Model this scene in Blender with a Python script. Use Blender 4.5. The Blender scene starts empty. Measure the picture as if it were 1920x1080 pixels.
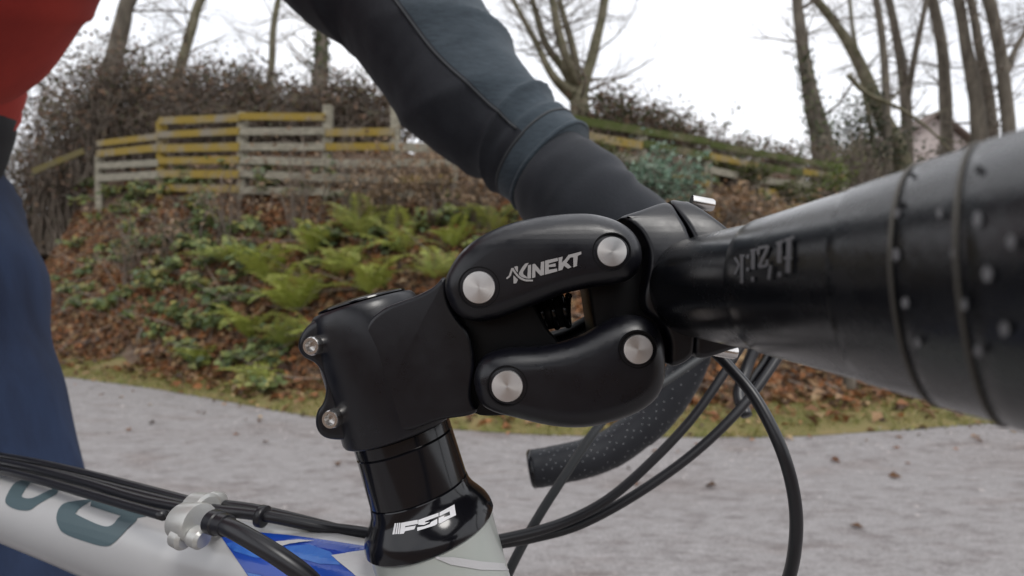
import bpy, bmesh, math, random
import numpy as np
from mathutils import Vector, Matrix, noise
from mathutils.bvhtree import BVHTree
from mathutils.geometry import tessellate_polygon

# ------------------------------------------------------------------ camera, sky, sun, exposure
SC = bpy.context.scene
COL = SC.collection
CAM_Z = 1.0
cam_d = bpy.data.cameras.new('camera')
cam_d.sensor_width = 36.0
cam_d.lens = 18.0
cam_d.clip_start = 0.005
cam_d.clip_end = 1000.0
cam_d.dof.use_dof = True
cam_d.dof.focus_distance = 0.165
cam_d.dof.aperture_fstop = 12.5
cam = bpy.data.objects.new('camera', cam_d)
COL.objects.link(cam)
cam.location = (0, 0, CAM_Z)
cam.rotation_euler = (math.radians(90), 0, 0)
SC.camera = cam

SUN_EL, SUN_AZ = math.radians(58), math.radians(150)      # azimuth from +Y towards +X
world = bpy.data.worlds.new('World')
SC.world = world
world.use_nodes = True
wn, wl = world.node_tree.nodes, world.node_tree.links
wn.clear()
w_out = wn.new('ShaderNodeOutputWorld')
w_bg = wn.new('ShaderNodeBackground')
w_sky = wn.new('ShaderNodeTexSky')
w_sky.sky_type = 'NISHITA'
w_sky.sun_disc = False
w_sky.sun_elevation = SUN_EL
w_sky.sun_rotation = SUN_AZ
w_sky.dust_density = 3.0
w_co = wn.new('ShaderNodeTexCoord')
w_no = wn.new('ShaderNodeTexNoise')
w_no.inputs['Scale'].default_value = 2.2
w_no.inputs['Detail'].default_value = 5
w_rp = wn.new('ShaderNodeValToRGB')
w_rp.color_ramp.elements[0].position = 0.30
w_rp.color_ramp.elements[0].color = (9.6, 9.9, 10.6, 1)
w_rp.color_ramp.elements[1].position = 0.62
w_rp.color_ramp.elements[1].color = (12.0, 12.1, 12.5, 1)
w_mx = wn.new('ShaderNodeMix')
w_mx.data_type = 'RGBA'
w_mx.inputs['Factor'].default_value = 0.93               # closed cloud cover over the blue
wl.new(w_co.outputs['Generated'], w_no.inputs['Vector'])
wl.new(w_no.outputs['Fac'], w_rp.inputs['Fac'])
wl.new(w_sky.outputs['Color'], w_mx.inputs['A'])
wl.new(w_rp.outputs['Color'], w_mx.inputs['B'])
wl.new(w_mx.outputs['Result'], w_bg.inputs['Color'])
w_bg.inputs['Strength'].default_value = 0.1
wl.new(w_bg.outputs['Background'], w_out.inputs['Surface'])

sun_d = bpy.data.lights.new('sun', 'SUN')
sun_d.energy = 1.2
sun_d.angle = math.radians(18)
sun_d.color = (1.0, 0.97, 0.93)
sun = bpy.data.objects.new('sun', sun_d)
COL.objects.link(sun)
sdir = Vector((math.sin(SUN_AZ) * math.cos(SUN_EL), math.cos(SUN_AZ) * math.cos(SUN_EL), math.sin(SUN_EL)))
sun.rotation_euler = sdir.to_track_quat('Z', 'Y').to_euler()

SC.view_settings.view_transform = 'Standard'
SC.view_settings.look = 'None'
SC.view_settings.exposure = 0.13
SC.view_settings.gamma = 1.0
SC.render.engine = 'CYCLES'
SC.cycles.use_denoising = True
SC.cycles.max_bounces = 6
SC.cycles.transparent_max_bounces = 4
SC.cycles.caustics_reflective = False
SC.cycles.caustics_refractive = False

# ------------------------------------------------------------------ helpers
F_PX = 960.0
def P(px, py, d):
    return Vector(((px - 960.0) / F_PX * d, d, CAM_Z - (py - 540.0) / F_PX * d))

def mat(name, col, rough=0.6, metal=0.0, col2=None, nscale=10.0, lo=0.35, hi=0.65, bump=0.0, bscale=40.0,
        attr=None, coat=0.0, spec=0.5, stretch=None, detail=5.0, bdist=0.01, sss=0.0, trans=False, sheen=0.0, aniso=0.0, rvar=0.0, rscale=60.0):
    m = bpy.data.materials.new(name)
    m.use_nodes = True
    n, l = m.node_tree.nodes, m.node_tree.links
    b = n['Principled BSDF']
    b.inputs['Base Color'].default_value = (*col, 1)
    b.inputs['Roughness'].default_value = rough
    b.inputs['Metallic'].default_value = metal
    b.inputs['Specular IOR Level'].default_value = spec
    if coat:
        b.inputs['Coat Weight'].default_value = coat
        b.inputs['Coat Roughness'].default_value = 0.08
    if sheen:
        b.inputs['Sheen Weight'].default_value = sheen
        b.inputs['Sheen Roughness'].default_value = 0.5
    if aniso:
        b.inputs['Anisotropic'].default_value = aniso
        tg = n.new('ShaderNodeTangent'); tg.direction_type = 'RADIAL'; tg.axis = 'Y'
        l.new(tg.outputs['Tangent'], b.inputs['Tangent'])
    tc = n.new('ShaderNodeTexCoord')
    vec = tc.outputs['Object']
    if stretch:
        mp = n.new('ShaderNodeMapping')
        mp.inputs['Scale'].default_value = stretch
        l.new(vec, mp.inputs['Vector'])
        vec = mp.outputs['Vector']
    src = None
    if attr:
        a = n.new('ShaderNodeAttribute')
        a.attribute_name = attr
        src = a.outputs['Color']
    if col2 is not None:
        t = n.new('ShaderNodeTexNoise')
        t.inputs['Scale'].default_value = nscale
        t.inputs['Detail'].default_value = detail
        t.inputs['Roughness'].default_value = 0.62
        l.new(vec, t.inputs['Vector'])
        r = n.new('ShaderNodeValToRGB')
        r.color_ramp.elements[0].position = lo
        r.color_ramp.elements[1].position = hi
        r.color_ramp.elements[0].color = (*col, 1)
        r.color_ramp.elements[1].color = (*col2, 1)
        l.new(t.outputs['Fac'], r.inputs['Fac'])
        if src is None:
            src = r.outputs['Color']
        else:
            mx = n.new('ShaderNodeMix')
            mx.data_type = 'RGBA'
            mx.blend_type = 'MULTIPLY'
            mx.inputs['Factor'].default_value = 1.0
            l.new(src, mx.inputs['A'])
            l.new(r.outputs['Color'], mx.inputs['B'])
            src = mx.outputs['Result']
    if src is not None:
        l.new(src, b.inputs['Base Color'])
    if bump:
        t2 = n.new('ShaderNodeTexNoise')
        t2.inputs['Scale'].default_value = bscale
        t2.inputs['Detail'].default_value = 4
        l.new(vec, t2.inputs['Vector'])
        bp = n.new('ShaderNodeBump')
        bp.inputs['Strength'].default_value = bump
        bp.inputs['Distance'].default_value = bdist
        l.new(t2.outputs['Fac'], bp.inputs['Height'])
        l.new(bp.outputs['Normal'], b.inputs['Normal'])
    if rvar:                                             # handling marks: uneven gloss
        t3 = n.new('ShaderNodeTexNoise')
        t3.inputs['Scale'].default_value = rscale
        t3.inputs['Detail'].default_value = 8
        t3.inputs['Roughness'].default_value = 0.7
        l.new(vec, t3.inputs['Vector'])
        mr = n.new('ShaderNodeMapRange')
        mr.inputs['From Min'].default_value = 0.35
        mr.inputs['From Max'].default_value = 0.65
        mr.inputs['To Min'].default_value = max(0.03, rough - rvar)
        mr.inputs['To Max'].default_value = rough + rvar
        l.new(t3.outputs['Fac'], mr.inputs['Value'])
        l.new(mr.outputs['Result'], b.inputs['Roughness'])
    if trans:                                            # thin leaf: some light comes through
        td = n.new('ShaderNodeBsdfTranslucent')
        if src is not None:
            l.new(src, td.inputs['Color'])
        else:
            td.inputs['Color'].default_value = (*col, 1)
        ms = n.new('ShaderNodeMixShader')
        ms.inputs['Fac'].default_value = 0.3
        l.new(b.outputs['BSDF'], ms.inputs[1])
        l.new(td.outputs['BSDF'], ms.inputs[2])
        l.new(ms.outputs['Shader'], n['Material Output'].inputs['Surface'])
    return m

def link(name, me, m, parent=None, origin=None):
    """One mesh object; verts are in world space, shifted so that the object's origin is at origin."""
    o = bpy.data.objects.new(name, me)
    COL.objects.link(o)
    if m is not None and not me.materials:
        me.materials.append(m)
    if parent is not None:
        org = ORG[parent.name]
        me.transform(Matrix.Translation(-org))
        o.parent = parent
        ORG[o.name] = org
    else:
        org = Vector(origin) if origin is not None else Vector((0, 0, 0))
        me.transform(Matrix.Translation(-org))
        o.location = org
        ORG[o.name] = org
    return o
ORG = {}

def root(name, loc, label, cat, group=None):
    o = bpy.data.objects.new(name, None)
    o.empty_display_size = 0.1
    COL.objects.link(o)
    o.location = loc
    ORG[o.name] = Vector(loc)
    tag(o, label, cat, group)
    return o

def tag(o, label=None, cat=None, group=None, kind=None):
    if label: o['label'] = label
    if cat: o['category'] = cat
    if group: o['group'] = group
    if kind: o['kind'] = kind
    return o

def pymesh(verts, faces, smooth=True, name='mesh'):
    me = bpy.data.meshes.new(name)
    me.from_pydata([tuple(v) for v in verts], [], [tuple(f) for f in faces])
    if smooth:
        me.polygons.foreach_set('use_smooth', [True] * len(me.polygons))
    me.update()
    return me

def npmesh(V, T, col=None, smooth=False, name='mesh'):
    V = np.asarray(V, dtype=np.float32); T = np.asarray(T, dtype=np.int32)
    me = bpy.data.meshes.new(name)
    nv, nt, k = len(V), len(T), T.shape[1]
    me.vertices.add(nv); me.vertices.foreach_set('co', V.ravel())
    me.loops.add(nt * k); me.loops.foreach_set('vertex_index', T.ravel())
    me.polygons.add(nt)
    me.polygons.foreach_set('loop_start', np.arange(0, nt * k, k, dtype=np.int32))
    me.polygons.foreach_set('use_smooth', np.full(nt, smooth))
    me.update(calc_edges=True)
    if col is not None:
        ca = me.color_attributes.new('Col', 'FLOAT_COLOR', 'POINT')
        c4 = np.ones((nv, 4), dtype=np.float32); c4[:, :3] = col
        ca.data.foreach_set('color', c4.ravel())
    return me

class MB:
    """collects shapes of ONE part"""
    def __init__(s): s.v = []; s.f = []
    def add(s, vf):
        o = len(s.v); s.v += list(vf[0]); s.f += [tuple(i + o for i in f) for f in vf[1]]; return s
    def me(s, smooth=True): return pymesh(s.v, s.f, smooth)

def catmull(pts, k=6, closed=False):
    pts = [Vector(p) for p in pts]; n = len(pts); out = []
    rng = range(n) if closed else range(n - 1)
    for i in rng:
        if closed:
            p0, p1, p2, p3 = pts[(i - 1) % n], pts[i], pts[(i + 1) % n], pts[(i + 2) % n]
        else:
            p1, p2 = pts[i], pts[i + 1]
            p0 = pts[i - 1] if i > 0 else p1 * 2 - p2
            p3 = pts[i + 2] if i + 2 < n else p2 * 2 - p1
        for j in range(k):
            t = j / k
            out.append(0.5 * ((2 * p1) + (p2 - p0) * t + (2 * p0 - 5 * p1 + 4 * p2 - p3) * t * t + (3 * p1 - p0 - 3 * p2 + p3) * t ** 3))
    if not closed: out.append(pts[-1].copy())
    return out

def tube(pts, rad, n=12, cap=True, fn=None, up=None):
    """swept tube; rad a number, list or list of (a,b) along the frame's two axes; fn(i,k,ang)->radius factor"""
    pts = [Vector(p) for p in pts]; m = len(pts)
    if not hasattr(rad, '__len__'): rad = [rad] * m
    V, F = [], []
    t = (pts[1] - pts[0]).normalized()
    if up is None: up = Vector((0, 0, 1)) if abs(t.z) < 0.9 else Vector((1, 0, 0))
    a = (Vector(up) - t * Vector(up).dot(t)).normalized()
    for i in range(m):
        if i == 0: t = pts[1] - pts[0]
        elif i == m - 1: t = pts[-1] - pts[-2]
        else: t = pts[i + 1] - pts[i - 1]
        if t.length < 1e-9: t = Vector((0, 0, 1))
        t.normalize()
        a = (a - t * a.dot(t)).normalized()
        b = t.cross(a)
        r = rad[i]; ra, rb = r if hasattr(r, '__len__') else (r, r)
        for k in range(n):
            an = 2 * math.pi * k / n
            f = fn(i, k, an) if fn else 1.0
            V.append(pts[i] + a * (math.cos(an) * ra * f) + b * (math.sin(an) * rb * f))
    for i in range(m - 1):
        for k in range(n):
            k2 = (k + 1) % n
            F.append((i * n + k, i * n + k2, (i + 1) * n + k2, (i + 1) * n + k))
    if cap:
        F.append(tuple(range(n - 1, -1, -1)))
        F.append(tuple((m - 1) * n + k for k in range(n)))
    return V, F

def lathe(p0, axis, prof, n=48, cap=True):
    """prof: (s along the axis, radius)"""
    p0 = Vector(p0); ax = Vector(axis).normalized()
    a = ax.orthogonal().normalized(); b = ax.cross(a)
    V, F = [], []
    for s, r in prof:
        for k in range(n):
            an = 2 * math.pi * k / n
            V.append(p0 + ax * s + (a * math.cos(an) + b * math.sin(an)) * r)
    for i in range(len(prof) - 1):
        for k in range(n):
            k2 = (k + 1) % n
            F.append((i * n + k, i * n + k2, (i + 1) * n + k2, (i + 1) * n + k))
    if cap:
        F.append(tuple(range(n - 1, -1, -1)))
        F.append(tuple((len(prof) - 1) * n + k for k in range(n)))
    return V, F

def box(c, s, rot=None):
    c = Vector(c); V = []
    for x in (-.5, .5):
        for y in (-.5, .5):
            for z in (-.5, .5):
                v = Vector((x * s[0], y * s[1], z * s[2]))
                if rot is not None: v = rot @ v
                V.append(c + v)
    return V, [(0, 1, 3, 2), (4, 6, 7, 5), (0, 4, 5, 1), (2, 3, 7, 6), (0, 2, 6, 4), (1, 5, 7, 3)]

def slab(out2, y0, y1, bev, steps=5, crown=0.0):
    """closed outline of (x,z) between y0 (near the camera) and y1, all edges rounded by bev"""
    o = [Vector((p[0], p[1])) for p in out2]
    area = sum(o[i].x * o[(i + 1) % len(o)].y - o[(i + 1) % len(o)].x * o[i].y for i in range(len(o)))
    if area < 0: o.reverse()
    L = [0.0]
    for i in range(len(o)): L.append(L[-1] + (o[(i + 1) % len(o)] - o[i]).length)
    n = max(48, min(220, int(L[-1] / 0.0009)))
    xs = np.interp(np.linspace(0, L[-1], n, endpoint=False), L, [p.x for p in o] + [o[0].x])
    zs = np.interp(np.linspace(0, L[-1], n, endpoint=False), L, [p.y for p in o] + [o[0].y])
    Q = np.stack([xs, zs], 1)
    def lap(q, k):
        for _ in range(k): q = q * .5 + (np.roll(q, 1, 0) + np.roll(q, -1, 0)) * .25
        return q
    def inset(ins):
        q = Q.copy(); st = max(1, int(math.ceil(ins / .0004)))
        for _ in range(st):
            t = np.roll(q, -2, 0) - np.roll(q, 2, 0)
            t /= np.linalg.norm(t, axis=1, keepdims=True) + 1e-12
            q = lap(q + np.stack([-t[:, 1], t[:, 0]], 1) * ins / st, 2)
        return q
    rings = []
    for s in range(steps + 1):
        a = math.pi / 2 * s / steps
        rings.append((y0 + bev * (1 - math.sin(a)), bev * (1 - math.cos(a))))
    # s=0: y=y0+bev full outline ; s=steps: y=y0 inset bev
    rings = rings[::-1]
    far = [(y0 + y1 - y, ins) for y, ins in rings[::-1]]
    rings = rings + far
    V, F = [], []
    for y, ins in rings:
        q = inset(ins) if ins > 1e-7 else Q
        for i in range(n): V.append(Vector((q[i, 0], y, q[i, 1])))
    m = len(rings)
    for i in range(m - 1):
        for k in range(n):
            k2 = (k + 1) % n
            F.append((i * n + k, (i + 1) * n + k, (i + 1) * n + k2, i * n + k2))
    F.append(tuple(range(n)))
    F.append(tuple((m - 1) * n + k for k in range(n - 1, -1, -1)))
    return V, F

def outl(pts, d, k=5, sharp=False):
    w = [P(x, y, d) for x, y in pts]
    w = [Vector((p.x, p.z, 0)) for p in w]
    if not sharp: w = catmull(w, k, True)
    return [(p.x, p.y) for p in w]

def flat_caps(me):
    for p in me.polygons:
        if len(p.vertices) > 4: p.use_smooth = False
    me.set_sharp_from_angle(angle=math.radians(28))
    return me

def bvh_of(vf):
    return BVHTree.FromPolygons([tuple(v) for v in vf[0]], [tuple(f) for f in vf[1]])

def project(polys, hitf, step=6.0, off=0.0003):
    """print given as pixel polygons laid onto a surface; returns a mesh"""
    V, T = [], []
    for pi, poly in enumerate(polys):
        vv = [Vector((x, y, 0)) for x, y in poly]
        tris = [tuple(vv[i].copy() for i in t) for t in tessellate_polygon([vv])]
        work = tris; done = []
        while work:
            a, b, c = work.pop()
            ls = [((b - a).length, 0), ((c - b).length, 1), ((a - c).length, 2)]
            L, w = max(ls)
            if L > step:
                if w == 0: m = (a + b) / 2; work += [(a, m, c), (m, b, c)]
                elif w == 1: m = (b + c) / 2; work += [(a, b, m), (a, m, c)]
                else: m = (c + a) / 2; work += [(a, b, m), (m, b, c)]
            else: done.append((a, b, c))
        for tr in done:
            hs = [hitf(p.x, p.y, off + 0.00003 * pi) for p in tr]
            if any(h is None for h in hs): continue
            o = len(V); V += hs; T.append((o, o + 1, o + 2))
    return pymesh(V, T, smooth=False)

def hit_bvh(bv):
    eye = Vector((0, 0, CAM_Z))
    def f(px, py, off):
        d = (P(px, py, 1.0) - eye).normalized()
        h = bv.ray_cast(eye, d)
        if h[0] is None: return None
        nrm = h[1] if h[1].dot(d) < 0 else -h[1]
        return h[0] + nrm * off
    return f

def hit_plane_y(y):
    return lambda px, py, off: P(px, py, y - off)

def stroke(pts, w, taper=None):
    """pixel polyline -> list of quads"""
    out = []
    for i in range(len(pts) - 1):
        a, b = Vector((*pts[i], 0)), Vector((*pts[i + 1], 0))
        t = (b - a).normalized(); n = Vector((-t.y, t.x, 0))
        wa = w if taper is None else w * taper[i]; wb = w if taper is None else w * taper[i + 1]
        out.append([(p.x, p.y) for p in (a + n * wa / 2, b + n * wb / 2, b - n * wb / 2, a - n * wa / 2)])
    return out

# ------------------------------------------------------------------ terrain
def smooth_fn(X, Y):
    xs = np.arange(-70, 70, 0.1)
    ys = np.interp(xs, X, Y)
    lo = xs < X[0]; ys[lo] = Y[0] + (xs[lo] - X[0]) * (Y[1] - Y[0]) / (X[1] - X[0])
    hi = xs > X[-1]; ys[hi] = Y[-1] + (xs[hi] - X[-1]) * (Y[-1] - Y[-2]) / (X[-1] - X[-2])
    k = np.exp(-np.linspace(-2.5, 2.5, 15) ** 2); k /= k.sum()
    p = np.pad(ys, 7, mode='edge'); ys = np.convolve(p, k, 'valid')
    return lambda x: np.interp(x, xs, ys)
fE = smooth_fn([-30, -12, -5, -3.47, -1.47, 0, .86, 1.93, 3.76, 8, 30], [17, 9.5, 5.75, 5.05, 3.92, 3.5, 3.43, 3.43, 3.84, 5.2, 13])
fB = smooth_fn([-30, -12, -6.4, -4.4, -2.42, 0, 1.48, 3.5, 4.8, 9, 30], [19, 11, 7.3, 6.1, 4.95, 4.09, 4.17, 4.57, 4.9, 6.4, 14.5])
fF = smooth_fn([-30, -12, -7.4, -5.2, -3.75, -2.44, -.4, .96, 2.6, 4.2, 6, 9, 30], [21.5, 13, 8.8, 7.6, 7.0, 6.7, 6.5, 6.6, 7.3, 8.2, 9.3, 11, 19])

def height(x, y):
    e, b, f = float(fE(x)), float(fB(x)), float(fF(x))
    if y < -3.2:                                         # unseen bank added behind the camera to darken what the bike reflects
        q = min(1.0, (-3.2 - y) / 5.5)
        return 2.3 * q * q * (3 - 2 * q) + 0.2 * noise.noise(Vector((x * .8, y * .8, 5))) * q
    if y <= e: return 0.0
    if y <= b: return 0.07 * (y - e) / (b - e)
    nz = noise.noise(Vector((x * 1.1, y * 1.1, 0.3))) * 0.16 + noise.noise(Vector((x * 3.3, y * 3.3, 7))) * 0.06
    if y <= f:
        t = (y - b) / (f - b)
        s = t ** 0.92
        return 0.07 + 2.05 * s + nz * min(1.0, t * 4)
    q = y - f
    return 2.12 + 0.72 * min(1.0, q / 0.3) + 0.25 * (1 - math.exp(-q / 2.0)) + nz * max(0.0, 1 - q / 30) + 0.05 * max(0, 30 - abs(q - 30)) / 30

def hit(px, py):
    """where the camera's line of sight meets the ground"""
    d = 0.5
    while d < 60:
        p = P(px, py, d)
        if p.z <= height(p.x, p.y): return p
        d += 0.02
    return P(px, py, 60)
# ------------------------------------------------------------------ the setting
M_SOIL = mat('soil', (0.075, 0.048, 0.032), 0.95, col2=(0.16, 0.105, 0.07), nscale=6, bump=0.6, bscale=22, bdist=0.05)
M_PATH = mat('path_gravel', (0.20, 0.188, 0.186), 0.9, col2=(0.325, 0.308, 0.306), nscale=95, lo=0.34, hi=0.64, bump=0.7, bscale=190, bdist=.008, detail=9)
def path_stains(m):
    """broad damp and earthy patches over the grit"""
    n, l = m.node_tree.nodes, m.node_tree.links
    b_ = n['Principled BSDF']; src = b_.inputs['Base Color'].links[0].from_socket
    tc = n.new('ShaderNodeTexCoord')
    for sc_, lo, hi, col, f in ((1.1, .50, .78, (.62, .54, .50, 1), .8), (4.5, .56, .74, (.70, .60, .55, 1), .7), (16, .50, .70, (.66, .62, .61, 1), .8), (45, .50, .68, (.70, .68, .68, 1), .8), (30, .52, .70, (1.25, 1.25, 1.26, 1), .7)):
        t = n.new('ShaderNodeTexNoise'); t.inputs['Scale'].default_value = sc_; t.inputs['Detail'].default_value = 6
        mp = n.new('ShaderNodeMapping'); mp.inputs['Scale'].default_value = (.38, 1, 1)      # worn along the way the wheels run
        l.new(tc.outputs['Object'], mp.inputs['Vector']); l.new(mp.outputs['Vector'], t.inputs['Vector'])
        r = n.new('ShaderNodeMapRange'); r.inputs['From Min'].default_value = lo; r.inputs['From Max'].default_value = hi; r.inputs['To Max'].default_value = f
        l.new(t.outputs['Fac'], r.inputs['Value'])
        mx = n.new('ShaderNodeMix'); mx.data_type = 'RGBA'; mx.blend_type = 'MULTIPLY'
        l.new(r.outputs['Result'], mx.inputs['Factor']); l.new(src, mx.inputs['A']); mx.inputs['B'].default_value = col
        src = mx.outputs['Result']
    l.new(src, b_.inputs['Base Color'])
path_stains(M_PATH)
M_VERGE = mat('verge_turf', (0.13, 0.13, 0.035), 0.95, col2=(0.22, 0.165, 0.07), nscale=5, bump=0.7, bscale=60, bdist=0.03)

def build_ground():
    xs = np.concatenate([np.linspace(-70, -12, 24), np.linspace(-11.8, 11.8, 150), np.linspace(12, 70, 24)])
    V = []; rows = None
    for x in xs:
        e, b, f = float(fE(x)), float(fB(x)), float(fF(x))
        ys = [-70, -30, -12, -9, -8, -7.2, -6.6, -6, -5.4, -4.8, -4.2, -3.7, -3.2, -1.7, 0, e * .5] + list(np.linspace(e, b, 5)) + list(np.linspace(b, f, 34)[1:]) + [f + q for q in (.12, .3, .7, 1.2, 2, 3, 5, 8, 12, 20, 40, 80, 160)]
        rows = len(ys)
        for y in ys: V.append((x, y, height(x, y)))
    Fc = []
    for i in range(len(xs) - 1):
        for j in range(rows - 1):
            a = i * rows + j
            Fc.append((a, a + rows, a + rows + 1, a + 1))
    o = link('ground', npmesh(V, Fc, smooth=True), M_SOIL)
    tag(o, kind='structure')
build_ground()

def build_path():
    # gravel path with an uneven far edge
    xs = np.concatenate([np.linspace(-60, -10, 30), np.linspace(-9.8, 9.8, 220), np.linspace(10, 60, 30)])
    V, Fc = [], []; R = 14
    for x in xs:
        e = float(fE(x)) + 0.07 * noise.noise(Vector((x * 2.3, 0, 1))) + 0.03 * noise.noise(Vector((x * 9, 0, 4)))
        y0 = -1.7
        for j in range(R):
            y = y0 + (e - y0) * j / (R - 1)
            z = 0.006 + 0.012 * (1 - abs(2 * j / (R - 1) - 1)) if j < R - 1 else 0.004
            V.append((x, y, z))
    for i in range(len(xs) - 1):
        for j in range(R - 1):
            a = i * R + j
            Fc.append((a, a + R, a + R + 1, a + 1))
    tag(link('path', npmesh(V, Fc, smooth=True), M_PATH), kind='structure')
    V, Fc = [], []; R = 6
    for x in xs:
        e = float(fE(x)) - 0.02; b = float(fB(x)) + 0.12 * noise.noise(Vector((x * 1.7, 3, 1)))
        for j in range(R):
            y = e + (b - e) * j / (R - 1)
            V.append((x, y, height(x, y) + 0.009 + (0.012 if 0 < j < R - 1 else 0)))
    for i in range(len(xs) - 1):
        for j in range(R - 1):
            a = i * R + j
            Fc.append((a, a + R, a + R + 1, a + 1))
    tag(link('verge', npmesh(V, Fc, smooth=True), M_VERGE), kind='structure')
build_path()

# ---- leaves as small folded faces
def leaves_np(C, N, size, col, rng, aspect=0.55, fold=0.25):
    """C centres (n,3), N leaf normals, size (n,), colour (n,3) -> verts, tris, vertex colours"""
    n = len(C)
    N = N / np.linalg.norm(N, axis=1, keepdims=True)
    r = rng.normal(size=(n, 3))
    T = r - N * (r * N).sum(1, keepdims=True); T /= np.linalg.norm(T, axis=1, keepdims=True)
    B = np.cross(N, T)
    s = size[:, None]
    base = C - T * s * .5; tip = C + T * s * .5 - N * s * .12
    lf = C - T * s * .05 + B * s * aspect * .5 + N * s * fold * .5
    rt = C - T * s * .05 - B * s * aspect * .5 + N * s * fold * .5
    V = np.stack([base, rt, tip, lf], 1).reshape(-1, 3)
    i = np.arange(n)[:, None] * 4
    Tt = np.concatenate([i + [0, 1, 2], i + [0, 2, 3]], 1).reshape(-1, 3)
    return V, Tt, np.repeat(col, 4, axis=0)

def pick(rng, pal, n, jit=0.25):
    pal = np.asarray(pal); c = pal[rng.integers(0, len(pal), n)]
    return c * (1 + jit * rng.uniform(-1, 1, (n, 1)))

M_LEAF = mat('leaf', (1, 1, 1), 0.6, attr='Col', trans=True)
M_LEAFG = mat('green_leaf', (1, 1, 1), 0.5, attr='Col', trans=True)
BROWN = [(.22, .11, .05), (.15, .076, .038), (.28, .16, .078), (.26, .108, .044), (.31, .195, .105), (.105, .055, .03), (.31, .135, .05), (.27, .115, .045), (.38, .265, .14), (.075, .044, .028)]

def build_litter():
    rng = np.random.default_rng(5)
    C, N, S = [], [], []
    n = 0
    while n < 76000:
        x = rng.uniform(-11, 10)
        e, b, f = float(fE(x)), float(fB(x)), float(fF(x))
        u = rng.uniform()
        if u < .86: y = b + (f - b) * rng.uniform(-.06, 1.05)
        elif u < .95: y = f + rng.uniform(0, 3)
        else: y = e + (b - e) * rng.uniform(.0, 1) ** .5
        if noise.noise(Vector((x * .9, y * .9, 2))) < -0.62: continue
        h = .02 + .05 * rng.uniform() ** 2
        z = height(x, y)
        nx = noise.noise(Vector((x, y, 9)))
        C.append((x, y - h * .6, z + h))
        N.append((rng.normal() * .6, -.7 + rng.normal() * .5, .8 + rng.normal() * .4) if b < y < f else (rng.normal() * .4, rng.normal() * .4, 1))
        S.append(rng.uniform(.025, .06) if rng.uniform() < .6 else rng.uniform(.06, .13)); n += 1
    for k in range(110):                                 # strays blown onto the path
        x = rng.uniform(-6, 5); e = float(fE(x)); y = e - abs(rng.normal()) * .45
        if y < .6: continue
        C.append((x, y, .022)); N.append((rng.normal() * .3, rng.normal() * .3, 1)); S.append(rng.uniform(.03, .07)); n += 1
    C, N, S = np.array(C), np.array(N), np.array(S)
    col = pick(rng, BROWN, n, .35)
    V, T, c = leaves_np(C, N, S, col, rng, .7, .4)
    tag(link('leaf_litter', npmesh(V, T, c), M_LEAF), 'brown fallen leaves covering the bank', 'leaves', kind='stuff')
build_litter()

def build_grass():
    rng = np.random.default_rng(8)
    V, T, Cc = [], [], []
    pal = [(.23, .23, .05), (.17, .19, .04), (.29, .27, .08), (.33, .28, .12), (.13, .16, .035)]
    for i in range(48000):
        x = rng.uniform(-9, 8)
        e, b = float(fE(x)), float(fB(x))
        y = e + (b - e) * rng.uniform(-.06, 1.08)
        if noise.noise(Vector((x * 2.2, y * 2.2, 5))) < -.28: continue
        if y < e + .12 and rng.uniform() < .6: continue
        z = height(x, y); h = rng.uniform(.015, .055); a = rng.uniform(0, 6.28); w = rng.uniform(.004, .008)
        lean = rng.normal(size=2) * h * .7
        o = len(V)
        V += [(x - w * math.cos(a), y - w * math.sin(a), z), (x + w * math.cos(a), y + w * math.sin(a), z), (x + lean[0], y + lean[1], z + h + .01)]
        T.append((o, o + 1, o + 2))
        c = np.array(pal[rng.integers(0, 5)]) * rng.uniform(.7, 1.25); Cc += [c, c, c]
    tag(link('verge_grass', npmesh(V, T, np.array(Cc)), M_LEAFG), 'short mossy green grass along the path edge', 'grass', kind='stuff')
build_grass()

def build_sticks():
    rng = random.Random(77); mb = MB()
    for i in range(650):
        x = rng.uniform(-7.5, 7); bb, f = float(fB(x)), float(fF(x)); y = bb + (f - bb) * rng.uniform(0, 1)
        z = height(x, y) + .05
        a = rng.uniform(0, 6.28); L = rng.uniform(.15, .7)
        d = Vector((math.cos(a), math.sin(a) * .35 + .25 * rng.uniform(-1, 1), rng.uniform(-.5, .6))).normalized()
        p = Vector((x, y - .05, z))
        mb.add(tube([p, p + d * L * .5 + Vector((0, -.02, rng.uniform(-.03, .03))), p + d * L], [.006, .005, .002], 3, cap=False))
    tag(link('fallen_twigs', mb.me(), M_TWIG0), 'thin fallen twigs strewn over the leafy bank', 'twigs', kind='stuff')
M_TWIG0 = mat('fallen_twig', (0.13, 0.10, 0.08), 0.95, col2=(0.27, 0.23, 0.19), nscale=3)
build_sticks()

def build_stones():
    rng = np.random.default_rng(81)
    V, T, Cc = [], [], []
    for i in range(9000):
        x = rng.uniform(-6.5, 5); e = float(fE(x))
        y = rng.uniform(.45, e + .03)
        if abs(x) > y * 1.15 + .2: continue
        r = rng.uniform(.003, .010) * (1.0 if rng.uniform() < .93 else 1.9)
        o = len(V); c = np.array([.30, .275, .265]) * rng.uniform(.45, 1.45)
        a = rng.uniform(0, 6.28)
        z = .008
        pts = [(math.cos(a + k * 1.5708) * r * rng.uniform(.7, 1.2), math.sin(a + k * 1.5708) * r * rng.uniform(.7, 1.2)) for k in range(4)]
        V += [(x + p[0], y + p[1], z) for p in pts] + [(x, y, z + r * .75)]
        T += [(o + k, o + (k + 1) % 4, o + 4) for k in range(4)]
        Cc += [c] * 5
    tag(link('path_stones', npmesh(V, T, np.array(Cc), smooth=True), mat('stone', (1, 1, 1), .85, attr='Col')), 'loose pale grit lying on the path', 'gravel', kind='stuff')
build_stones()

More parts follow.
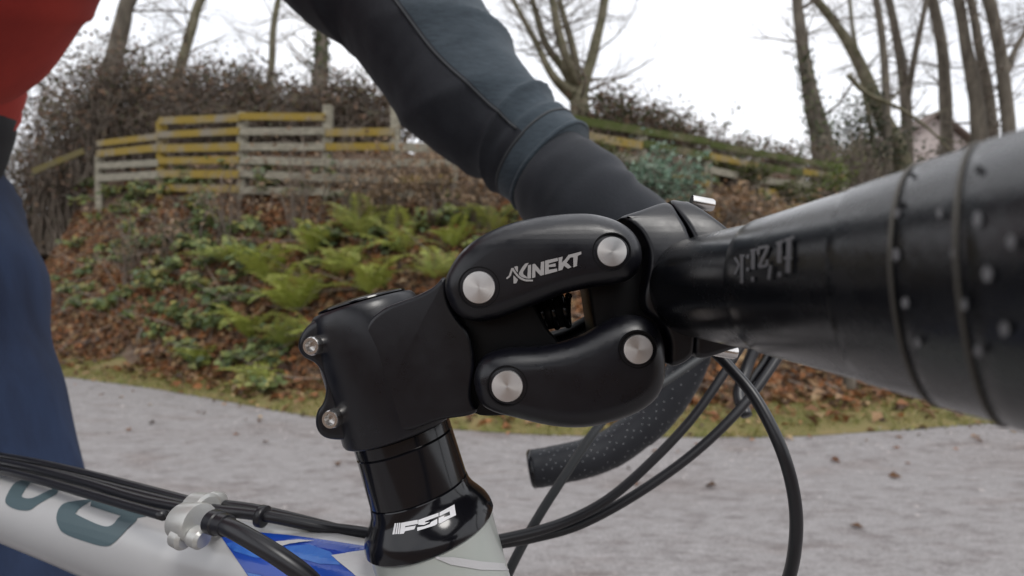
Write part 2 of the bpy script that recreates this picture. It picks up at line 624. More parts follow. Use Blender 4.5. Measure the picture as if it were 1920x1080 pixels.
# ------------------------------------------------------------------ fences
M_WOOD = mat('weathered_board', (0.17, 0.157, 0.118), 0.9, col2=(0.31, 0.288, 0.225), nscale=7, stretch=(1, 1, 5), bump=.5, bscale=30, bdist=.01)
M_LICH = mat('lichen_board', (0.245, 0.172, 0.028), 0.95, col2=(0.21, 0.185, 0.14), nscale=2.2, lo=.45, hi=.62, bump=.5, bscale=40, bdist=.01)
M_MOSS = mat('mossy_board', (0.055, 0.07, 0.014), 1.0, col2=(0.15, 0.125, 0.08), nscale=3, lo=.46, hi=.7, bump=.8, bscale=40, bdist=.02)

def at_px(px, fn):
    """point in plan on the curve fn seen in picture column px"""
    d = 3.0; k = (px - 960) / F_PX
    while d < 40 and d < float(fn(k * d)): d += .01
    return Vector((k * d, d, 0))

def fence(label, posts, rows, ztop, sp, mats, skip, seed, sag=None):
    rng = random.Random(seed)
    base = at_px(posts[len(posts) // 2], fF); base.z = height(base.x, base.y)
    r = root('board_fence', base, label, 'fence')
    pp = [at_px(p, fF) for p in posts]
    for i, p in enumerate(pp):
        zt = ztop(p.x) + rng.uniform(-.06, .0) - (sp * (3.2, 1.1, .7)[i] if i < 3 and rows == 7 else sp * .5); zb = ztop(p.x) - sp * rows - .45
        tl = rng.uniform(-.02, .02)
        c = Vector((p.x, p.y + .075, (zt + zb) / 2))
        me = pymesh(*box(c, (.11, .10, zt - zb), Matrix.Rotation(tl, 3, 'Y')), smooth=False)
        link('post', me, mats(i, -1), r)
    for i in range(len(pp) - 1):
        a, b = pp[i], pp[i + 1]
        for k in range(rows):
            if (i, k) in skip: continue
            za, zb = ztop(a.x) - sp * (k + .4), ztop(b.x) - sp * (k + .4)
            pa = Vector((a.x, a.y, za + rng.uniform(-.02, .02))); pb = Vector((b.x, b.y, zb + rng.uniform(-.02, .02)))
            d = pb - pa; L = d.length; d.normalize()
            z = Vector((0, 0, 1)); yv = d.cross(z).normalized() * -1; zv = d.cross(yv) * 1
            R = Matrix((d, yv, zv)).transposed()
            hh = sp * rng.uniform(.47, .57)
            me = pymesh(*box((pa + pb) / 2 - Vector((0, .004 * (k % 2), 0)), (L - .012, .028, hh), R), smooth=False)
            link('slat', me, mats(i, k), r)
    return r
rf = random.Random(3)
def mats_left(i, k):
    if k < 0: return M_LICH if i == 1 else M_WOOD
    if i <= 1: return M_LICH if (k < 4 or i == 1) and rf.random() < .85 else M_WOOD
    if i == 2: return M_LICH if k <= 1 else M_WOOD
    if i == 3: return M_LICH if k in (2, 3) else M_WOOD
    return M_WOOD if rf.random() < .6 else M_LICH
fence('grey and yellow lichened slat fence on the bank behind the rider', [182, 298, 450, 610, 740, 850], 7,
      lambda x: float(np.interp(x, [-8, -7, -5.1, -3.7, -2.44, -1, 0], [3.98, 3.90, 3.74, 3.62, 3.52, 3.46, 3.4])), .198, mats_left,
      {(0, 0), (0, 1), (0, 6), (1, 0), (2, 0), (3, 0), (3, 1), (4, 0), (4, 1), (4, 2)}, 4)
def mats_right(i, k):
    if k < 0: return M_WOOD
    if k == 0: return M_MOSS
    return [M_WOOD, M_LICH, M_WOOD, M_MOSS][(i * 2 + k) % 4]
fence('mossy low board fence descending to the trees above the handlebar', [1075, 1205, 1330, 1420, 1505, 1585], 6,
      lambda x: float(np.interp(x, [.5, 2.2, 4.2, 6.2], [3.28, 3.2, 3.18, 3.3])), .2, mats_right, {(1, 2), (2, 3), (0, 3)}, 14)

# broken board leaning at the end of the fence
def bar_between(a, b, w, t):
    d = (b - a); L = d.length; d.normalize()
    y = Vector((0, 1, 0)); y = (y - d * y.dot(d)).normalized(); z = d.cross(y)
    return box((a + b) / 2, (L, t, w), Matrix((d, y, z)).transposed())
o = link('fallen_board', pymesh(*bar_between(P(62, 322, 8.4), P(157, 283, 8.4), .10, .03), smooth=False), mat('dark_lichen_board', (.12, .095, .02), .95, col2=(.10, .085, .05), nscale=6), origin=P(62, 322, 8.4))
tag(o, 'broken yellow board slanting beside the left end of the fence', 'board')

# ------------------------------------------------------------------ trees
M_BARK = mat('bark', (0.085, 0.072, 0.056), 0.95, col2=(0.19, 0.165, 0.13), nscale=9, stretch=(1, 1, .25), bump=.8, bscale=30, bdist=.03)
M_BARKM = mat('mossy_bark', (0.10, 0.095, 0.05), 0.95, col2=(0.22, 0.20, 0.14), nscale=6, bump=.8, bscale=30, bdist=.03)
M_TWIG = mat('twig', (0.12, 0.096, 0.076), 0.95, col2=(0.22, 0.185, 0.15), nscale=4)

def grow(mb, p, d, L, r, lev, rng, n=4, droop=.0, kids=3):
    pts = [p]; dd = d.copy(); seg = 5
    for i in range(seg):
        dd = (dd + Vector((rng.gauss(0, .16), rng.gauss(0, .16), rng.gauss(0, .13) - droop))).normalized()
        pts.append(pts[-1] + dd * L / seg)
    rad = [r * (1 - .75 * i / seg) for i in range(seg + 1)]
    mb.add(tube(pts, rad, n, cap=False))
    if lev <= 0: return
    for j in range(kids):
        i = rng.randint(1, seg - 1 if seg > 2 else 1)
        sd = (pts[i + 1] - pts[i]).normalized()
        o = Vector((rng.gauss(0, 1), rng.gauss(0, 1), rng.gauss(.2, .8)))
        o = (o - sd * o.dot(sd)).normalized()
        nd = (sd * .7 + o * rng.uniform(.5, .95)).normalized()
        grow(mb, pts[i], nd, L * rng.uniform(.4, .65), max(rad[i] * .5, .0028), lev - 1, rng, 3, droop, kids)

def tree(name, label, stems, d, seed, up=4.0, m=None, group=None, side=6, twig=1.0, base=None, ivy=0):
    """stems: list of pixel polylines (x, y, half-width px); the first goes to the ground"""
    rng = random.Random(seed)
    m = m or M_BARK
    foot = P(stems[0][0][0], stems[0][0][1], d)
    gz = height(foot.x, foot.y)
    org = Vector((foot.x, foot.y, gz))
    r = root(name, org, label, 'tree', group)
    crown = MB()
    for si, st in enumerate(stems):
        dd = d + (0 if si == 0 else rng.uniform(-.35, .35))
        pts = [P(x, y, d if i == 0 else dd) for i, (x, y, w) in enumerate(st)]
        rad = [w / F_PX * d for x, y, w in st]
        if si == 0 and pts[0].z > gz - .15:
            pts.insert(0, Vector((pts[0].x + (pts[0].x - pts[1].x) * .2, pts[0].y, gz - .2))); rad.insert(0, rad[0] * 1.3)
        t = (pts[-1] - pts[-2]).normalized()
        ext = up * (1 if si == 0 else .75)
        pts += [pts[-1] + t * ext * .5 + Vector((rng.gauss(0, .15), rng.gauss(0, .15), 0)), pts[-1] + t * ext + Vector((rng.gauss(0, .3), rng.gauss(0, .3), .2))]
        rad += [rad[-1] * .7, rad[-1] * .25]
        C = catmull(pts, 5); RR = np.interp(np.linspace(0, 1, len(C)), np.linspace(0, 1, len(rad)), rad)
        sd = rng.random() * 50
        fn = lambda i, k, an: 1 + .13 * noise.noise(Vector((math.cos(an) * 1.4 + sd, math.sin(an) * 1.4, i * .45)))
        link('trunk' if si == 0 else 'limb', pymesh(*tube(C, list(RR), 10, fn=fn)), m, r)
        for j in range(int(side * (2.2 if si == 0 else 1.8))):
            i = rng.randint(len(C) // 4, len(C) - 3)
            a = rng.uniform(0, 6.28)
            nd = Vector((math.cos(a), math.sin(a) * .8, rng.uniform(.0, .8))).normalized()
            grow(crown, C[i], nd, rng.uniform(.6, 1.5) * twig, max(float(RR[i]) * .2, .006), 2, rng, 4, -.02, 4)
        for j in range(6):
            nd = (t + Vector((rng.gauss(0, .6), rng.gauss(0, .6), rng.gauss(0, .3)))).normalized()
            grow(crown, C[-rng.randint(2, 8)], nd, rng.uniform(1, 2), .02, 2, rng, 4, 0, 3)
    link('crown', crown.me(), M_TWIG, r)
    if ivy:
        g = np.random.default_rng(seed)
        C0 = catmull([P(x, y, d) for x, y, w in stems[0]], 8); ws = np.interp(np.linspace(0, 1, len(C0)), np.linspace(0, 1, len(stems[0])), [w for x, y, w in stems[0]]) / F_PX * d
        idx = g.integers(0, int(len(C0) * .6), ivy); a = g.uniform(0, 6.28, ivy); rr = ws[idx] * g.uniform(1.0, 1.6, ivy)
        cc = np.array([C0[i] for i in idx]) + np.stack([np.cos(a) * rr, np.sin(a) * rr, g.normal(size=ivy) * .12], 1)
        nn = np.stack([np.cos(a), np.sin(a), g.normal(size=ivy) * .5 + .3], 1) + g.normal(size=(ivy, 3)) * .4
        V, T, c = leaves_np(cc, nn, g.uniform(.05, .10, ivy), pick(g, [(.05, .075, .025), (.07, .10, .03), (.10, .13, .04), (.04, .05, .025)], ivy), g, .8)
        link('ivy', npmesh(V, T, c), M_LEAFG, r)
    return r

tree('bare_tree', 'stout leaning trunk between the red vest and the sky', [[(168, 300, 17), (205, 140, 15), (228, 50, 13), (246, -10, 12)]], 9.8, 1, side=8)
tree('bare_tree', 'slim dark trunk above the left end of the slat fence', [[(318, 210, 9), (340, 120, 8.5), (360, 50, 8), (380, -8, 7)]], 10.2, 2, m=M_BARKM, side=10)
tree('bare_tree', 'thinnest bare stem left of the sleeve', [[(506, 190, 6), (510, 110, 6), (513, 50, 5.5), (524, -8, 5)]], 10.8, 3, m=M_BARKM, side=12)
tree('bare_tree', 'grey trunk just behind the upper sleeve', [[(598, 210, 15), (602, 120, 13), (604, 50, 12), (610, -10, 11)]], 9.6, 4, side=7, ivy=250)
tree('bare_tree', 'dark many stemmed tree fanning out right of the sleeve',
     [[(1088, 215, 20), (1086, 185, 17), (1100, 140, 11), (1117, 80, 9.5), (1134, -8, 8)],
      [(1075, 180, 13), (1035, 140, 7), (1005, 80, 5.5), (958, -10, 4)],
      [(1080, 175, 12), (1058, 130, 7.5), (1022, 80, 6.5), (996, -8, 5)],
      [(1084, 165, 11), (1062, 110, 8), (1046, 55, 8), (1034, -8, 7)],
      [(1082, 150, 10), (1076, 100, 7), (1060, 40, 6), (1048, -8, 5)]], 8.2, 5, m=M_BARKM, side=9, up=3)
tree('bare_tree', 'lone thick trunk standing clear against the white sky', [[(1542, 275, 19), (1528, 215, 15.5), (1509, 120, 11), (1500, 50, 9.5), (1495, -10, 9)]], 11.5, 6, side=9, ivy=420)
tree('bare_tree', 'slanting trunk leaning left out of the ivy bush', [[(1690, 300, 16), (1652, 215, 13), (1612, 120, 9.5), (1570, 50, 7.5), (1520, -12, 6.5)]], 12.5, 7, m=M_BARKM, side=10)
tree('bare_tree', 'narrow stem just right of the slanting trunk', [[(1664, 310, 7.5), (1662, 190, 6.5), (1656, 90, 6), (1640, -10, 5)]], 12.0, 8, side=10)
tree('bare_tree', 'forked slender tree left of the house', [[(1702, 310, 10), (1698, 190, 8.5), (1686, 100, 7), (1664, -10, 6)], [(1700, 185, 6), (1716, 100, 4.5), (1738, -6, 4)]], 12.6, 9, side=11)
tree('bare_tree', 'straight grey trunk in front of the house', [[(1776, 300, 10.5), (1772, 180, 9.5), (1766, 90, 8.5), (1746, -10, 8)]], 13.0, 10, side=8)
tree('bare_tree', 'thick left stem of the trunk group at the right', [[(1838, 300, 14), (1830, 190, 11), (1812, 90, 9), (1794, -10, 8)]], 11.6, 11, side=8)
tree('bare_tree', 'middle stem of the trunk group at the right', [[(1864, 300, 10), (1852, 170, 8.5), (1836, 90, 7), (1818, -10, 6)]], 12.3, 12, side=9)
tree('bare_tree', 'rightmost trunk with dark side branches', [[(1896, 300, 11), (1884, 170, 9.5), (1872, 80, 9), (1850, -10, 9)], [(1882, 150, 6), (1905, 90, 5), (1945, 20, 4)]], 11.2, 13, side=12)
tree('bare_tree', 'thin far stem between the lone trunk and the slanting one', [[(1640, 290, 5), (1618, 160, 4), (1600, 60, 3), (1592, -8, 2.5)]], 15.5, 15, m=M_BARKM, side=16, twig=1.2)

# fallen branch hanging across the trunks
fb = catmull([P(1590, 140, 11.0), P(1625, 175, 11.0), P(1690, 205, 11.0), P(1745, 245, 11.0), P(1790, 290, 11.0)], 5)
mbb = MB().add(tube(fb, [.055 - .04 * i / (len(fb) - 1) for i in range(len(fb))], 7))
rg = random.Random(44)
for i in (4, 8, 12, 16): grow(mbb, fb[i], Vector((rg.uniform(0, 1), 0, rg.uniform(-.4, .6))).normalized(), .9, .015, 1, rg, 4)
tag(link('fallen_branch', mbb.me(), M_BARKM, origin=fb[0]), 'dead branch caught across the right hand trunks', 'branch')

# ------------------------------------------------------------------ thickets, shrubs, ferns
DARKL = [(.13, .085, .06), (.075, .055, .042), (.18, .12, .08), (.22, .135, .085), (.09, .09, .05), (.15, .13, .075), (.06, .045, .035)]
def shrub(name, label, cat, c, size, nl, ns, pal, seed, group=None, ls=(.05, .10), mtwig=None, jit=.3, upward=.8, leafmat=None, thick=.011):
    """arching stems from the base, leaves spread unevenly through the volume"""
    g = np.random.default_rng(seed); rng = random.Random(seed)
    c = Vector(c); r = root(name, c, label, cat, group)
    mb = MB(); tips = []
    for i in range(ns):
        a = rng.uniform(0, 6.28); q = rng.uniform(.2, 1)
        top = c + Vector((math.cos(a) * size[0] * q, math.sin(a) * size[1] * q, size[2] * rng.uniform(.45, 1.0) * (1.1 - .5 * q * q)))
        b0 = c + Vector((rng.gauss(0, .25) * size[0], rng.gauss(0, .25) * size[1], -.12))
        mid = (b0 + top) / 2 + Vector((rng.gauss(0, .1) * size[0], rng.gauss(0, .1) * size[1], size[2] * .18))
        end = top + Vector((rng.gauss(0, .25), rng.gauss(0, .25), rng.gauss(-.1, .2)))
        C = catmull([b0, mid, top, end], 4)
        mb.add(tube(C, [thick * (1 - .7 * k / len(C)) * rng.uniform(.6, 1.3) for k in range(len(C))], 4, cap=False))
        tips += [C[k] for k in range(3, len(C))]
    link('stems', mb.me(), mtwig or M_TWIG, r)
    if nl:
        tp = np.array([tuple(t) for t in tips]); idx = g.integers(0, len(tp), nl)
        cc = tp[idx] + g.normal(size=(nl, 3)) * np.array([.09, .09, .09]) * max(.5, size[2])
        keep = np.array([noise.noise(Vector((p[0] * 2.1, p[1] * 2.1, p[2] * 2.1 + seed))) > -.22 for p in cc])
        cc = cc[keep]; k = len(cc)
        nn = g.normal(size=(k, 3)) + np.array([0, -.3, upward])
        V, T, col = leaves_np(cc, nn, g.uniform(ls[0], ls[1], k), pick(g, pal, k, jit), g, .62)
        link('leaves', npmesh(V, T, col), leafmat or M_LEAF, r)
    return r

def ground_at(px, d):
    x = (px - 960) / F_PX * d
    return Vector((x, d, height(x, d)))
TH = [(20, 9.6, 1.0, 3.0), (110, 9.6, 1.1, 2.9), (205, 9.3, 1.0, 2.4), (290, 9.5, 1.1, 2.3), (375, 9.0, 1.0, 1.95), (455, 8.8, .95, 1.7), (530, 8.6, .9, 1.5), (610, 8.3, .9, 1.4), (700, 8.2, .9, 1.3)]
ORD = ['first', 'second', 'third', 'fourth', 'fifth', 'sixth', 'seventh', 'eighth', 'ninth']
for i, (px, d, w, h) in enumerate(TH):
    shrub('bramble_thicket', 'dark brown bramble thicket behind the slat fence, %s from the left' % ORD[i], 'thicket', ground_at(px, d), (w, .7, h), 3300, 300, DARKL, 60 + i, 'thickets behind the slat fence', (.045, .10))
for i, (px, d, w, h) in enumerate([(130, 11.6, 1.5, 3.4), (275, 11.8, 1.4, 3.1), (420, 11.6, 1.4, 2.5), (545, 11.3, 1.2, 2.2)]):
    shrub('tall_shrub', 'tall sparse dark shrub against the sky above the slat fence, %s from the left' % ORD[i], 'shrub', ground_at(px, d), (w, .9, h), 1300, 80, DARKL, 90 + i, 'sparse shrubs against the sky', (.07, .15))
for i, (px, d, w, h) in enumerate([(1150, 7.9, .8, 1.0), (1230, 8.4, .9, 1.0), (1320, 9.2, .9, .95), (1410, 10.0, 1.0, .9), (1480, 10.6, .9, .95)]):
    shrub('low_thicket', 'low brown twiggy thicket topping the mossy board fence, %s from the sleeve' % ORD[i], 'thicket', ground_at(px, d), (w, .6, h), 2300, 110, [(.14, .085, .055), (.10, .07, .05), (.18, .12, .08), (.08, .085, .035), (.06, .075, .025)], 110 + i, 'thickets along the mossy fence', (.05, .10))
shrub('ivy_bush', 'dark evergreen bush wrapped round the slanting trunk', 'bush', ground_at(1625, 12.3), (1.0, .8, 2.6), 2600, 60, [(.035, .05, .022), (.05, .07, .03), (.075, .085, .04), (.03, .035, .02)], 131, None, (.07, .13), leafmat=M_LEAFG)
shrub('pale_shrub', 'pale olive twiggy shrub between the lone trunk and the bush', 'shrub', ground_at(1590, 11.2), (.8, .6, 1.55), 900, 120, [(.22, .20, .13), (.17, .16, .09), (.26, .24, .17)], 132, None, (.05, .09))
shrub('undergrowth_shrub', 'brown undergrowth below the house', 'shrub', ground_at(1730, 13.5), (1.6, .8, 1.5), 1600, 110, [(.12, .10, .06), (.16, .12, .08), (.08, .08, .04)], 133, None, (.06, .12))
shrub('undergrowth_shrub', 'dark undergrowth at the feet of the right trunks', 'shrub', ground_at(1850, 13.0), (1.6, .8, 1.6), 1600, 110, [(.10, .085, .06), (.14, .11, .08), (.07, .07, .04)], 134, None, (.06, .12))
shrub('moss_mound', 'bright green mossy growth spilling over the lower fence end', 'shrub', ground_at(1545, 8.95) + Vector((0, -.25, .15)), (.55, .3, .75), 1500, 40, [(.10, .14, .02), (.14, .18, .03), (.07, .10, .02)], 135, None, (.04, .08), leafmat=M_LEAFG)
for i, (px, d, w) in enumerate([(1110, 6.75, .5), (1190, 6.95, .5), (1385, 7.85, .55), (1465, 8.35, .5)]):
    shrub('moss_cushion', ['moss cushion on the top board of the right fence beside the cuff', 'moss cushion on the top board of the right fence over the sea green bush', 'moss cushion on the top board left of the lone trunk', 'moss cushion on the top board below the lone trunk'][i], 'moss', ground_at(px, d) + Vector((0, -.05, .22 if i < 2 else .30)), (w, .14, .24), 1500, 24, [(.075, .10, .015), (.11, .14, .025), (.05, .065, .015), (.10, .085, .03)], 170 + i, 'moss on the right fence', (.03, .06), leafmat=M_LEAFG)
shrub('sea_green_bush', 'pale sea green leafy bush on the bank beside the glove', 'bush', ground_at(1225, 6.2) + Vector((0, -.12, .15)), (.65, .3, .85), 2600, 60, [(.20, .29, .22), (.15, .24, .17), (.26, .34, .26), (.11, .17, .11)], 136, None, (.05, .09), leafmat=M_LEAFG)
shrub('dead_bracken', 'rusty dead bracken heap on the bank above the bar clamp', 'bracken', ground_at(1345, 6.3), (.7, .4, .65), 1700, 80, [(.29, .19, .115), (.35, .24, .16), (.23, .14, .08), (.27, .16, .08)], 137, None, (.05, .10))
shrub('dead_bracken', 'tan dead stalks on the bank right of the bracken heap', 'bracken', ground_at(1450, 6.6), (.7, .4, .55), 1300, 70, [(.30, .22, .13), (.36, .27, .17), (.23, .17, .07)], 138, None, (.05, .10))
for i, (px, d, lab) in enumerate([(1270, 5.9, 'low tan bracken below the sea green bush'), (1540, 7.3, 'tan bracken under the mossy growth at the fence end'), (1400, 7.2, 'brown bracken against the lower boards of the mossy fence')]):
    shrub('dead_bracken', lab, 'bracken', ground_at(px, d), (.75, .4, .6), 1700, 70, [(.29, .19, .115), (.35, .25, .16), (.23, .14, .08), (.30, .20, .09)], 180 + i, None, (.05, .10))
for i, (px, d, w, h, nl) in enumerate([(660, 6.3, .35, 1.2, 260), (740, 6.1, .4, 1.1, 420), (820, 6.0, .4, .95, 420), (900, 5.9, .4, .9, 380), (330, 6.9, .35, .8, 200), (250, 7.0, .5, 1.2, 120), (430, 6.6, .5, 1.3, 120), (560, 6.35, .5, 1.25, 140)]):
    shrub('bare_shrub', 'tangle of leafless stalks in front of the slat fence, ' + ['nearest the upper sleeve', 'below the forearm bend', 'below the cuff seam', 'right under the cuff', 'small one by the left post', 'farthest left', 'before the tall middle section', 'before the grey right section'][i], 'shrub', ground_at(px, d), (w, .25, h), nl, 26, [(.27, .19, .12), (.22, .15, .09), (.33, .24, .16)], 150 + i, 'pale stalks in front of the slat fence', (.05, .09), thick=.007, mtwig=mat('pale_twig', (.12, .095, .075), .9, col2=(.23, .19, .155), nscale=3))

# sword ferns: fronds of paired leaflets, each frond a part
M_FERN = mat('fern', (.25, .30, .052), .5, col2=(.37, .40, .09), nscale=4, trans=True)
M_FERNY = mat('yellow_fern', (.42, .41, .11), .5, col2=(.28, .34, .10), nscale=4, trans=True)
def frond_mesh(L, arch, seed, width=.16):
    rng = random.Random(seed); V, T = [], []
    n = 22
    pts = []
    for i in range(n + 1):
        t = i / n
        pts.append(Vector((L * t * (1 - .12 * t), 0, arch * L * (1.25 * t - 1.35 * t * t))))
    for i in range(1, n):
        t = i / n
        tan = (pts[i + 1] - pts[i - 1]).normalized()
        w = width * L * (min(1, t * 5) * (1 - t ** 2.2)) * 1.5 + .006
        for s in (-1, 1):
            a = pts[i]; dirv = (Vector((0, s, 0)) + tan * .25 + Vector((0, 0, rng.uniform(-.25, .05)))).normalized()
            lw = L / n * .72
            o = len(V)
            V += [a - tan * lw * .4, a + dirv * w * .5 + tan * lw * .5, a + dirv * w, a + dirv * w * .5 - tan * lw * .45]
            T += [(o, o + 1, o + 2), (o, o + 2, o + 3)]
    tb = tube(pts[::2], [.0055 * (1 - .8 * k / 11) for k in range(len(pts[::2]))], 3, cap=False)
    o = len(V); V += tb[0]; T4 = [tuple(i + o for i in f) for f in tb[1]]
    return pymesh(V, T + T4, smooth=False)
FROND = [frond_mesh(1.0, a, i) for i, a in enumerate((.45, .62, .8, .3))]
for me in FROND: me.materials.append(M_FERN)
FRONDY = [m.copy() for m in FROND]
for me in FRONDY: me.materials[0] = M_FERNY
FERNS = [(560, 590, .62, 'broad green fern on the bank behind the stem cap', 0), (470, 640, .42, 'small fern low on the bank left of the stem bolts', 0),
         (640, 520, .48, 'fern in the middle of the bank above the stem cap', 1), (755, 480, .46, 'yellowish fern right above the stem body', 1),
         (850, 470, .38, 'fern on the bank just left of the upper link', 0), (500, 535, .55, 'fern at the left edge of the fern patch', 0),
         (590, 480, .45, 'highest fern of the patch near the fence', 0), (490, 725, .3, 'tiny fern near the foot of the bank', 0), (920, 440, .4, 'fern half hidden under the sleeve', 1),
         (1365, 425, .38, 'fern beside the silver clamp bolt', 1), (385, 690, .3, 'little fern among brown leaves near the verge', 0), (700, 560, .5, 'fern behind the hollow above the stem cap', 0), (440, 500, .45, 'leftmost fern of the patch, under the brambles', 1), (540, 660, .36, 'fern just above the upper stem bolt', 1), (820, 530, .45, 'fern low behind the upper link pivot', 1), (680, 450, .5, 'fern between the stem cap and the leafless stalks', 1), (600, 640, .36, 'fern touching the stem cap edge', 0)]
for i, (px, py, L, lab, yl) in enumerate(FERNS):
    rng = random.Random(300 + i)
    b = hit(px, py); b.z = height(b.x, b.y)
    r = root('fern', b, lab, 'fern', 'ferns on the bank')
    n = rng.randint(11, 15)
    for k in range(n):
        o = bpy.data.objects.new('frond', rng.choice(FRONDY if (yl and rng.random() < .6) else FROND))
        COL.objects.link(o); o.parent = r
        a = 2 * math.pi * k / n + rng.uniform(-.25, .25)
        s = 1.45 * L * rng.uniform(.7, 1.15) * (.85 if math.sin(a) > .3 else 1)
        o.scale = (s, s * rng.uniform(.9, 1.2), s)
        o.rotation_euler = (rng.uniform(-.2, .2), rng.uniform(-.85, -.1), a)
        o.location = (0, -.03, .02)

# low green brambles on the bank
GREEN = [(.105, .145, .05), (.145, .19, .06), (.08, .115, .045), (.19, .23, .08), (.11, .165, .08), (.24, .26, .085), (.29, .27, .08)]
def low_plant(px, py, s, n, seed, label, group, pal=GREEN):
    g = np.random.default_rng(seed); rng = random.Random(seed)
    b = hit(px, py); b.z = height(b.x, b.y)
    r = root('bramble_plant', b, label, 'plant', group)
    mb = MB(); cc, nn = [], []
    for k in range(max(3, n // 9)):
        a = rng.uniform(0, 6.28); L = s * rng.uniform(.5, 1.1)
        e = b + Vector((math.cos(a) * L, -abs(math.sin(a)) * L * .5 - .05, L * rng.uniform(.1, .7)))
        C = catmull([b - Vector((0, 0, .03)), (b + e) / 2 + Vector((0, 0, s * .3)), e], 4)
        mb.add(tube(C, .004, 3, cap=False))
        for q in C[2:]:
            for _ in range(2):
                cc.append(tuple(q + Vector((rng.gauss(0, .04), rng.gauss(0, .04), rng.gauss(0, .03))))); nn.append((rng.gauss(0, .5), -.5 + rng.gauss(0, .4), .8))
    link('stems', mb.me(), M_TWIG, r)
    cc, nn = np.array(cc), np.array(nn)
    V, T, c = leaves_np(cc, nn, g.uniform(.055, .12, len(cc)), pick(g, pal, len(cc), .3), g, .75, .3)
    link('leaves', npmesh(V, T, c), M_LEAFG, r)
rb = random.Random(21)
LP = []
for i in range(66): LP.append((rb.uniform(110, 440), rb.uniform(345, 600)))
for i in range(26): LP.append((rb.uniform(300, 620), rb.uniform(420, 700)))
for i in range(12): LP.append((rb.uniform(600, 980), rb.uniform(380, 480)))
for i in range(12): LP.append((rb.uniform(1180, 1560), rb.uniform(290, 420)))
for i in range(16): LP.append((rb.uniform(170, 640), rb.uniform(325, 372)))
for p in [(370, 665), (385, 690), (470, 690), (500, 740), (340, 610), (250, 560), (200, 480)]: LP.append(p)
for i, (x, y) in enumerate(LP):
    low_plant(x, y, rb.uniform(.16, .34), rb.randint(22, 40), 400 + i, 'low green bramble among the brown leaves on the bank', 'brambles on the bank')

# grey sticks and stumps in the leaf litter
for i, (x, y, h, w, lab) in enumerate([(278, 545, .32, .035, 'short grey stump among green brambles on the left bank'), (262, 650, .22, .03, 'small grey stick near the foot of the left bank'),
                                       (378, 470, .5, .02, 'thin pale stalk standing in the brambles'), (700, 420, .45, .045, 'grey sapling stub below the fence near the sleeve'),
                                       (1590, 730, .35, .05, 'pale stub at the foot of the bank under the bar tape')]):
    b = hit(x, y); b.z = height(b.x, b.y)
    rng = random.Random(i)
    C = catmull([b - Vector((0, 0, .06)), b + Vector((.01, -.02, h * .5)), b + Vector((rng.gauss(0, .04), -.03, h))], 4)
    tag(link('stump', pymesh(*tube(C, [w * (1.15 - .4 * k / len(C)) for k in range(len(C))], 8, fn=lambda i, k, an: 1 + .15 * math.sin(3 * an + i))), M_BARK, origin=b), lab, 'stump')

# ------------------------------------------------------------------ house behind the trees
def build_house():
    c = P(1752, 400, 34.0); gz = height(c.x, c.y); c.z = gz
    r = root('house', c, 'pink grey gabled house behind the right hand trees', 'house')
    Wd, Dp, Hw, Hr = 6.4, 7.0, 8.4, 9.4
    wm = mat('house_wall', (.42, .36, .34), .9, col2=(.48, .42, .40), nscale=2)
    rm = mat('house_roof', (.13, .10, .09), .9, col2=(.18, .14, .12), nscale=8, bump=.5, bscale=20)
    tm = mat('house_trim', (.32, .28, .25), .7); gm = mat('window_glass', (.05, .06, .07), .15)
    x0, x1 = c.x - Wd / 2, c.x + Wd / 2; y0, y1 = c.y, c.y + Dp; z0 = gz - .3; z1 = gz + Hw - 1.6; zr = gz + Hw + .9
    V = [(x0, y0, z0), (x1, y0, z0), (x1, y0, z1), (c.x, y0, zr), (x0, y0, z1), (x0, y1, z0), (x1, y1, z0), (x1, y1, z1), (c.x, y1, zr), (x0, y1, z1)]
    Fc = [(0, 1, 2, 3, 4), (6, 5, 9, 8, 7), (0, 4, 9, 5), (1, 6, 7, 2), (2, 7, 8, 3), (4, 3, 8, 9)]
    link('wall', pymesh(V, Fc, False), wm, r)
    mb = MB()
    for s in (-1, 1):
        a = Vector((c.x + s * (Wd / 2 + .5), 0, z1 - .35)); b = Vector((c.x, 0, zr + .12))
        q = [Vector((a.x, y0 - .5, a.z)), Vector((b.x, y0 - .5, b.z)), Vector((b.x, y1 + .5, b.z)), Vector((a.x, y1 + .5, a.z))]
        t = Vector((0, 0, .18)); o = len(mb.v)
        mb.v += q + [p + t for p in q]
        mb.f += [tuple(o + i for i in f) for f in [(0, 1, 2, 3), (7, 6, 5, 4), (0, 4, 5, 1), (1, 5, 6, 2), (2, 6, 7, 3), (3, 7, 4, 0)]]
    link('roof', mb.me(False), rm, r)
    for wx, wz in ((-1.7, gz + 4.2), (1.4, gz + 4.2), (-1.7, gz + 1.6), (1.4, gz + 1.6)):
        fr = MB()
        for bx, bz, sx, sz in ((0, .65, 1.3, .12), (0, -.65, 1.3, .12), (-.6, 0, .1, 1.2), (.6, 0, .1, 1.2)): fr.add(box((c.x + wx + bx, y0 - .04, wz + bz), (sx, .1, sz)))
        w = link('window', fr.me(False), tm, r)
        link('pane', pymesh(*box((c.x + wx, y0 - .02, wz), (1.12, .05, 1.2)), smooth=False), gm, w)
    link('balcony', pymesh(*box((c.x + 1.2, y0 - .5, gz + 3.1), (3.0, 1.0, .9)), smooth=False), tm, r)
build_house()
